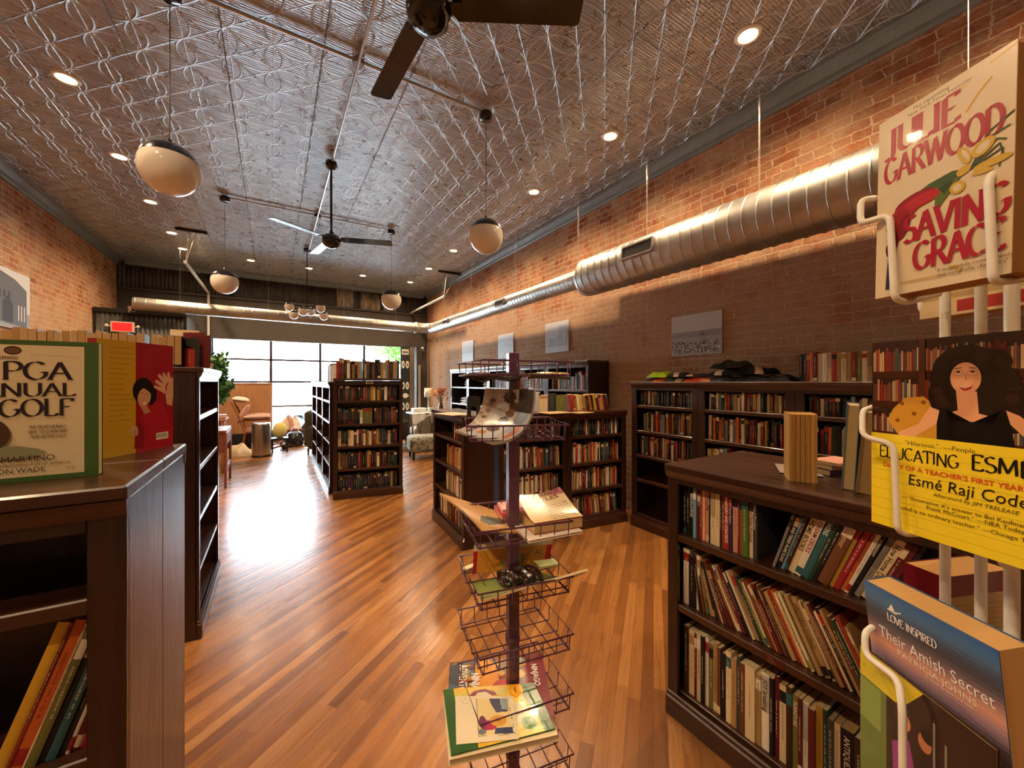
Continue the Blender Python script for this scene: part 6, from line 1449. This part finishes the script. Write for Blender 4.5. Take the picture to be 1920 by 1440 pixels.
for k in range(16):
    a = rg.uniform(0, 6.28); r_ = rg.uniform(.05, .26); h = rg.uniform(.35, 1.0); p1 = (r_*math.cos(a), r_*math.sin(a), h); b.tube([(0, 0, .16), (p1[0]*.4, p1[1]*.4, h*.6), p1], .004, 5, hx('4a4a28')); tips.append(p1)
b.build('stem', PAINT, t)
b = MB()
for q in tips:
    for s_ in (1, .75, .5): leafball(b, (q[0]*s_, q[1]*s_, .16+(q[2]-.16)*s_), .13, 70, hx('3c6a2e'), rg, .10)
b.build('foliage', LEAF, t)
# right rear: folding table with cloths, lamp, vase, ottoman, door with ornaments
t = boxthing('folding_table', 'white folding table with thin black legs at right rear', 'table', (2.52, 8.05, 0), 0, [('table_top', PAINT, [(0, .74, 0, .62, .80, .83, .004, hx('d8d4d0'))])])
for a, c in (((.06, .05), (.22, .05)), ((.22, .06), (.06, .06)), ((.06, .56), (.22, .56)), ((.22, .57), (.06, .57)), ((.50, .05), (.68, .05)), ((.68, .06), (.50, .06)), ((.5, .56), (.68, .56)), ((.68, .57), (.5, .57))):
    b = MB(); b.tube([(a[0], a[1], .80), (c[0], c[1], .01)], .009, 8); b.build('leg', BLACKM, t)
b = MB(); b.bbox(.22, .73, -.003, 0, .803, .827, .0005, hx('201c1c')); b.build('edge_pattern', PAINT, t)
def drape(u, v):
    x = -.04+.42*u; y = -.12+.5*v; z = .834
    if v < .3: z -= (.3-v)*.9*(.6+.4*math.cos(3*u)); y = -.004-.02*math.sin(14*u)-.005
    else: y = (v-.3)*.7
    return (x, y, z+.004*math.sin(20*u)+.004)
b = MB(); b.grid(drape, 40, 24, lambda u, v: hx('c8ccd4') if int(v*16) % 4 == 0 else hx('e4e2e0')); o = b.build('folded_quilt', CLOTHP, loc=(2.52, 8.05, 0)); tag(o, 'white quilt draped over the left end of the folding table', 'quilt'); md = o.modifiers.new('s', 'SOLIDIFY'); md.thickness = .006
for k in range(2): boxthing('folded_towel', 'white folded towel on the folding table, %s one' % ('lower', 'upper')[k], 'towel', (2.72, 8.35, .846+.042*k), 8*k, [('cloth', FABW, [(-.15, .15, -.1, .1, 0, .04, .015)])], 'towels on the folding table')
boxthing('tissue_box', 'pale green tissue box by the table lamp', 'box', (2.92, 8.15, .831), 0, [('box_body', PAINT, [(-.05, .05, -.05, .05, 0, .11, .003, hx('b8d0c8'))])])
t = thing('table_lamp', 'small table lamp with cream drum shade at right rear', 'lamp', (2.97, 8.45, .831)); b = MB(); b.lathe([(.001, 0), (.06, 0), (.06, .012), (.012, .03), (.022, .10), (.010, .2), (.008, .33), (.001, .33)], 16, col=hx('c8c4b8')); b.build('lamp_base', PAINT, t)
b = MB(); b.lathe([(.095, .33), (.085, .53)], 24, col=hx('e0d4c0')); o = b.build('lamp_shade', PAINT, t); md = o.modifiers.new('s', 'SOLIDIFY'); md.thickness = .003
t = thing('flower_vase', 'dark vase of rust and orange dried flowers beside the lamp', 'vase', (3.17, 8.20, .831)); b = MB(); b.lathe([(.001, 0), (.04, 0), (.055, .06), (.05, .14), (.03, .19), (.035, .21)], 18, col=hx('4a3a34')); b.build('vase', GLOSSP, t)
b = MB(); rg = random.Random(6); c_ = []
for k in range(22):
    a = rg.uniform(0, 6.28); r_ = rg.uniform(.04, .22); h = rg.uniform(.30, .52); q = (r_*math.cos(a), r_*math.sin(a), h); b.tube([(0, 0, .12), (q[0]*.3, q[1]*.3, .27), q], .0025, 4, hx('5a4a28')); c_.append(q)
b.build('stem', PAINT, t)
for q in c_:
    b = MB(); leafball(b, q, .045, 22, hx(rg.choice(['8a3a28', 'b8602c', 'c88a34', '6a2a24', 'a04a2c'])), rg, .04); b.build('flower', LEAF, t)
OTT = Mat('floral_upholstery', rough=.95); vo = OTT.n('TexVoronoi'); vo.inputs['Scale'].default_value = 22; OTT.l(OTT.coords(), vo.inputs['Vector']); OTT.col(OTT.ramp(vo.outputs['Distance'], [(.12, hx('7a5a38')), (.3, hx('b8ac94')), (.5, hx('8f8672')), (.75, hx('5a6a6a'))]))
t = thing('ottoman', 'floral upholstered ottoman with short dark feet', 'ottoman', (2.62, 7.50, 0), rad(-8)); b = MB(); b.bbox(-.38, .38, -.28, .28, .13, .44, .05); b.build('cushion', OTT.m, t, bevel=.02)
for x in (-.31, .31):
    for y in (-.21, .21): b = MB(); b.tube([(x, y, 0), (x, y, .14)], [.022, .032], 10, hx('1c120c')); b.build('foot', PAINT, t)
boxthing('lounge_chair', 'beige upholstered chair back behind the folding table', 'chair', (3.20, 8.95, 0), 0, [('backrest', simple('beige_linen', (.42, .36, .27), .9), [(-.35, .35, -.1, .05, .25, .80, .05)]), ('seat', simple('beige_linen_seat', (.42, .36, .27), .9), [(-.35, .35, .05, .55, .2, .42, .05)])]+[('leg', BLACKM, [(x_, x_+.04, y_, y_+.04, 0, .22)]) for x_ in (-.32, .28) for y_ in (0, .45)])
t = thing('ornamented_door', 'tall dark door leaf hung with white oval ornaments', 'door', (2.93, 10.12, 0)); b = MB(); b.bbox(-.12, .12, 0, .04, 0, 2.42, .004, hx('2a2e2c')); b.build('door_leaf', PAINT, t)
for z, kind in ((2.28, 's'), (1.95, 'o'), (1.40, 'o'), (1.14, 'x'), (.86, 'o')):
    b = MB()
    if kind == 'o':
        for s_ in (-1, 1):
            b.prism([(s_*.055+.045*math.cos(rad(a))*1.0, z+.10*math.sin(rad(a))) for a in range(0, 360, 30)], 'y', -.006, -.0005, hx('dcd8d0')); b.prism([(s_*.055+.018*math.cos(rad(a)), z+.045*math.sin(rad(a))) for a in range(0, 360, 30)], 'y', -.008, -.006, hx('6a6c68'))
    elif kind == 's': b.bbox(-.09, .09, -.008, -.0005, z-.07, z+.07, .002, hx('c8c4c0')); b.box(-.07, .07, -.009, -.008, z-.03, z+.02, hx('5a585c'))
    else: b.bbox(-.09, .09, -.008, -.0005, z-.02, z+.02, .002, hx('dcd8d0')); b.bbox(-.05, .05, -.009, -.0005, z-.06, z+.06, .002, hx('dcd8d0'))
    b.build('ornament', PAINT, t)

# ------------------------------------------------------------------ make the books: the 290 that show largest one by one, the rest as one
BOOKS.sort(key=lambda q: -q['prio'])
NIND = 288
rest = MB()
for i, k in enumerate(BOOKS):
    rg = random.Random(k['seed']); col = hx(PAL[k['c']]); f = rg.uniform(.85, 1.15); col = tuple(min(1, c*f) for c in col)
    if i < NIND:
        if k['near'] or k['prio'] > 40:
            r = bpy.data.objects.new('book', None); COL.objects.link(r); r.empty_display_size = .03; r.matrix_world = k['M']; tag(r, k['label'], 'book', k['group'])
            b = MB(); L, T = book_cover(b, k['t'], k['h'], k['D'], col, None, k['hard'], rg, k['text'], k['tcol'], k['deco']); b.build('cover', PAINT, r)
            b = MB(); book_pages(b, k['t'], k['h'], k['D'], hx(k['page']), L, T); b.build('page_block', PAGES, r)
        else:
            b = MB(); L, T = book_cover(b, k['t'], k['h'], k['D'], col, None, k['hard'], rg, k['text'], k['tcol'], k['deco']); book_pages(b, k['t'], k['h'], k['D'], hx(k['page']), L, T)
            o = b.build('book', PAINT); o.matrix_world = k['M']; tag(o, k['label'], 'book', k['group'])
    else:
        b = MB(); L, T = book_cover(b, k['t'], k['h'], k['D'], col, None, k['hard'], rg, None, None, k['deco']); book_pages(b, k['t'], k['h'], k['D'], hx(k['page']), L, T)
        rest.add([k['M'] @ Vector(v) for v in b.v], b.f, (0, 0, 0)); n = len(b.f); rest.c[-n:] = b.c; rest.s[-n:] = b.s
if rest.v: tag(rest.build('packed_books', PAINT), 'the remaining small books packed on the farther shelves', 'books', None, 'stuff')
print('books', len(BOOKS), 'objects', len(bpy.data.objects))
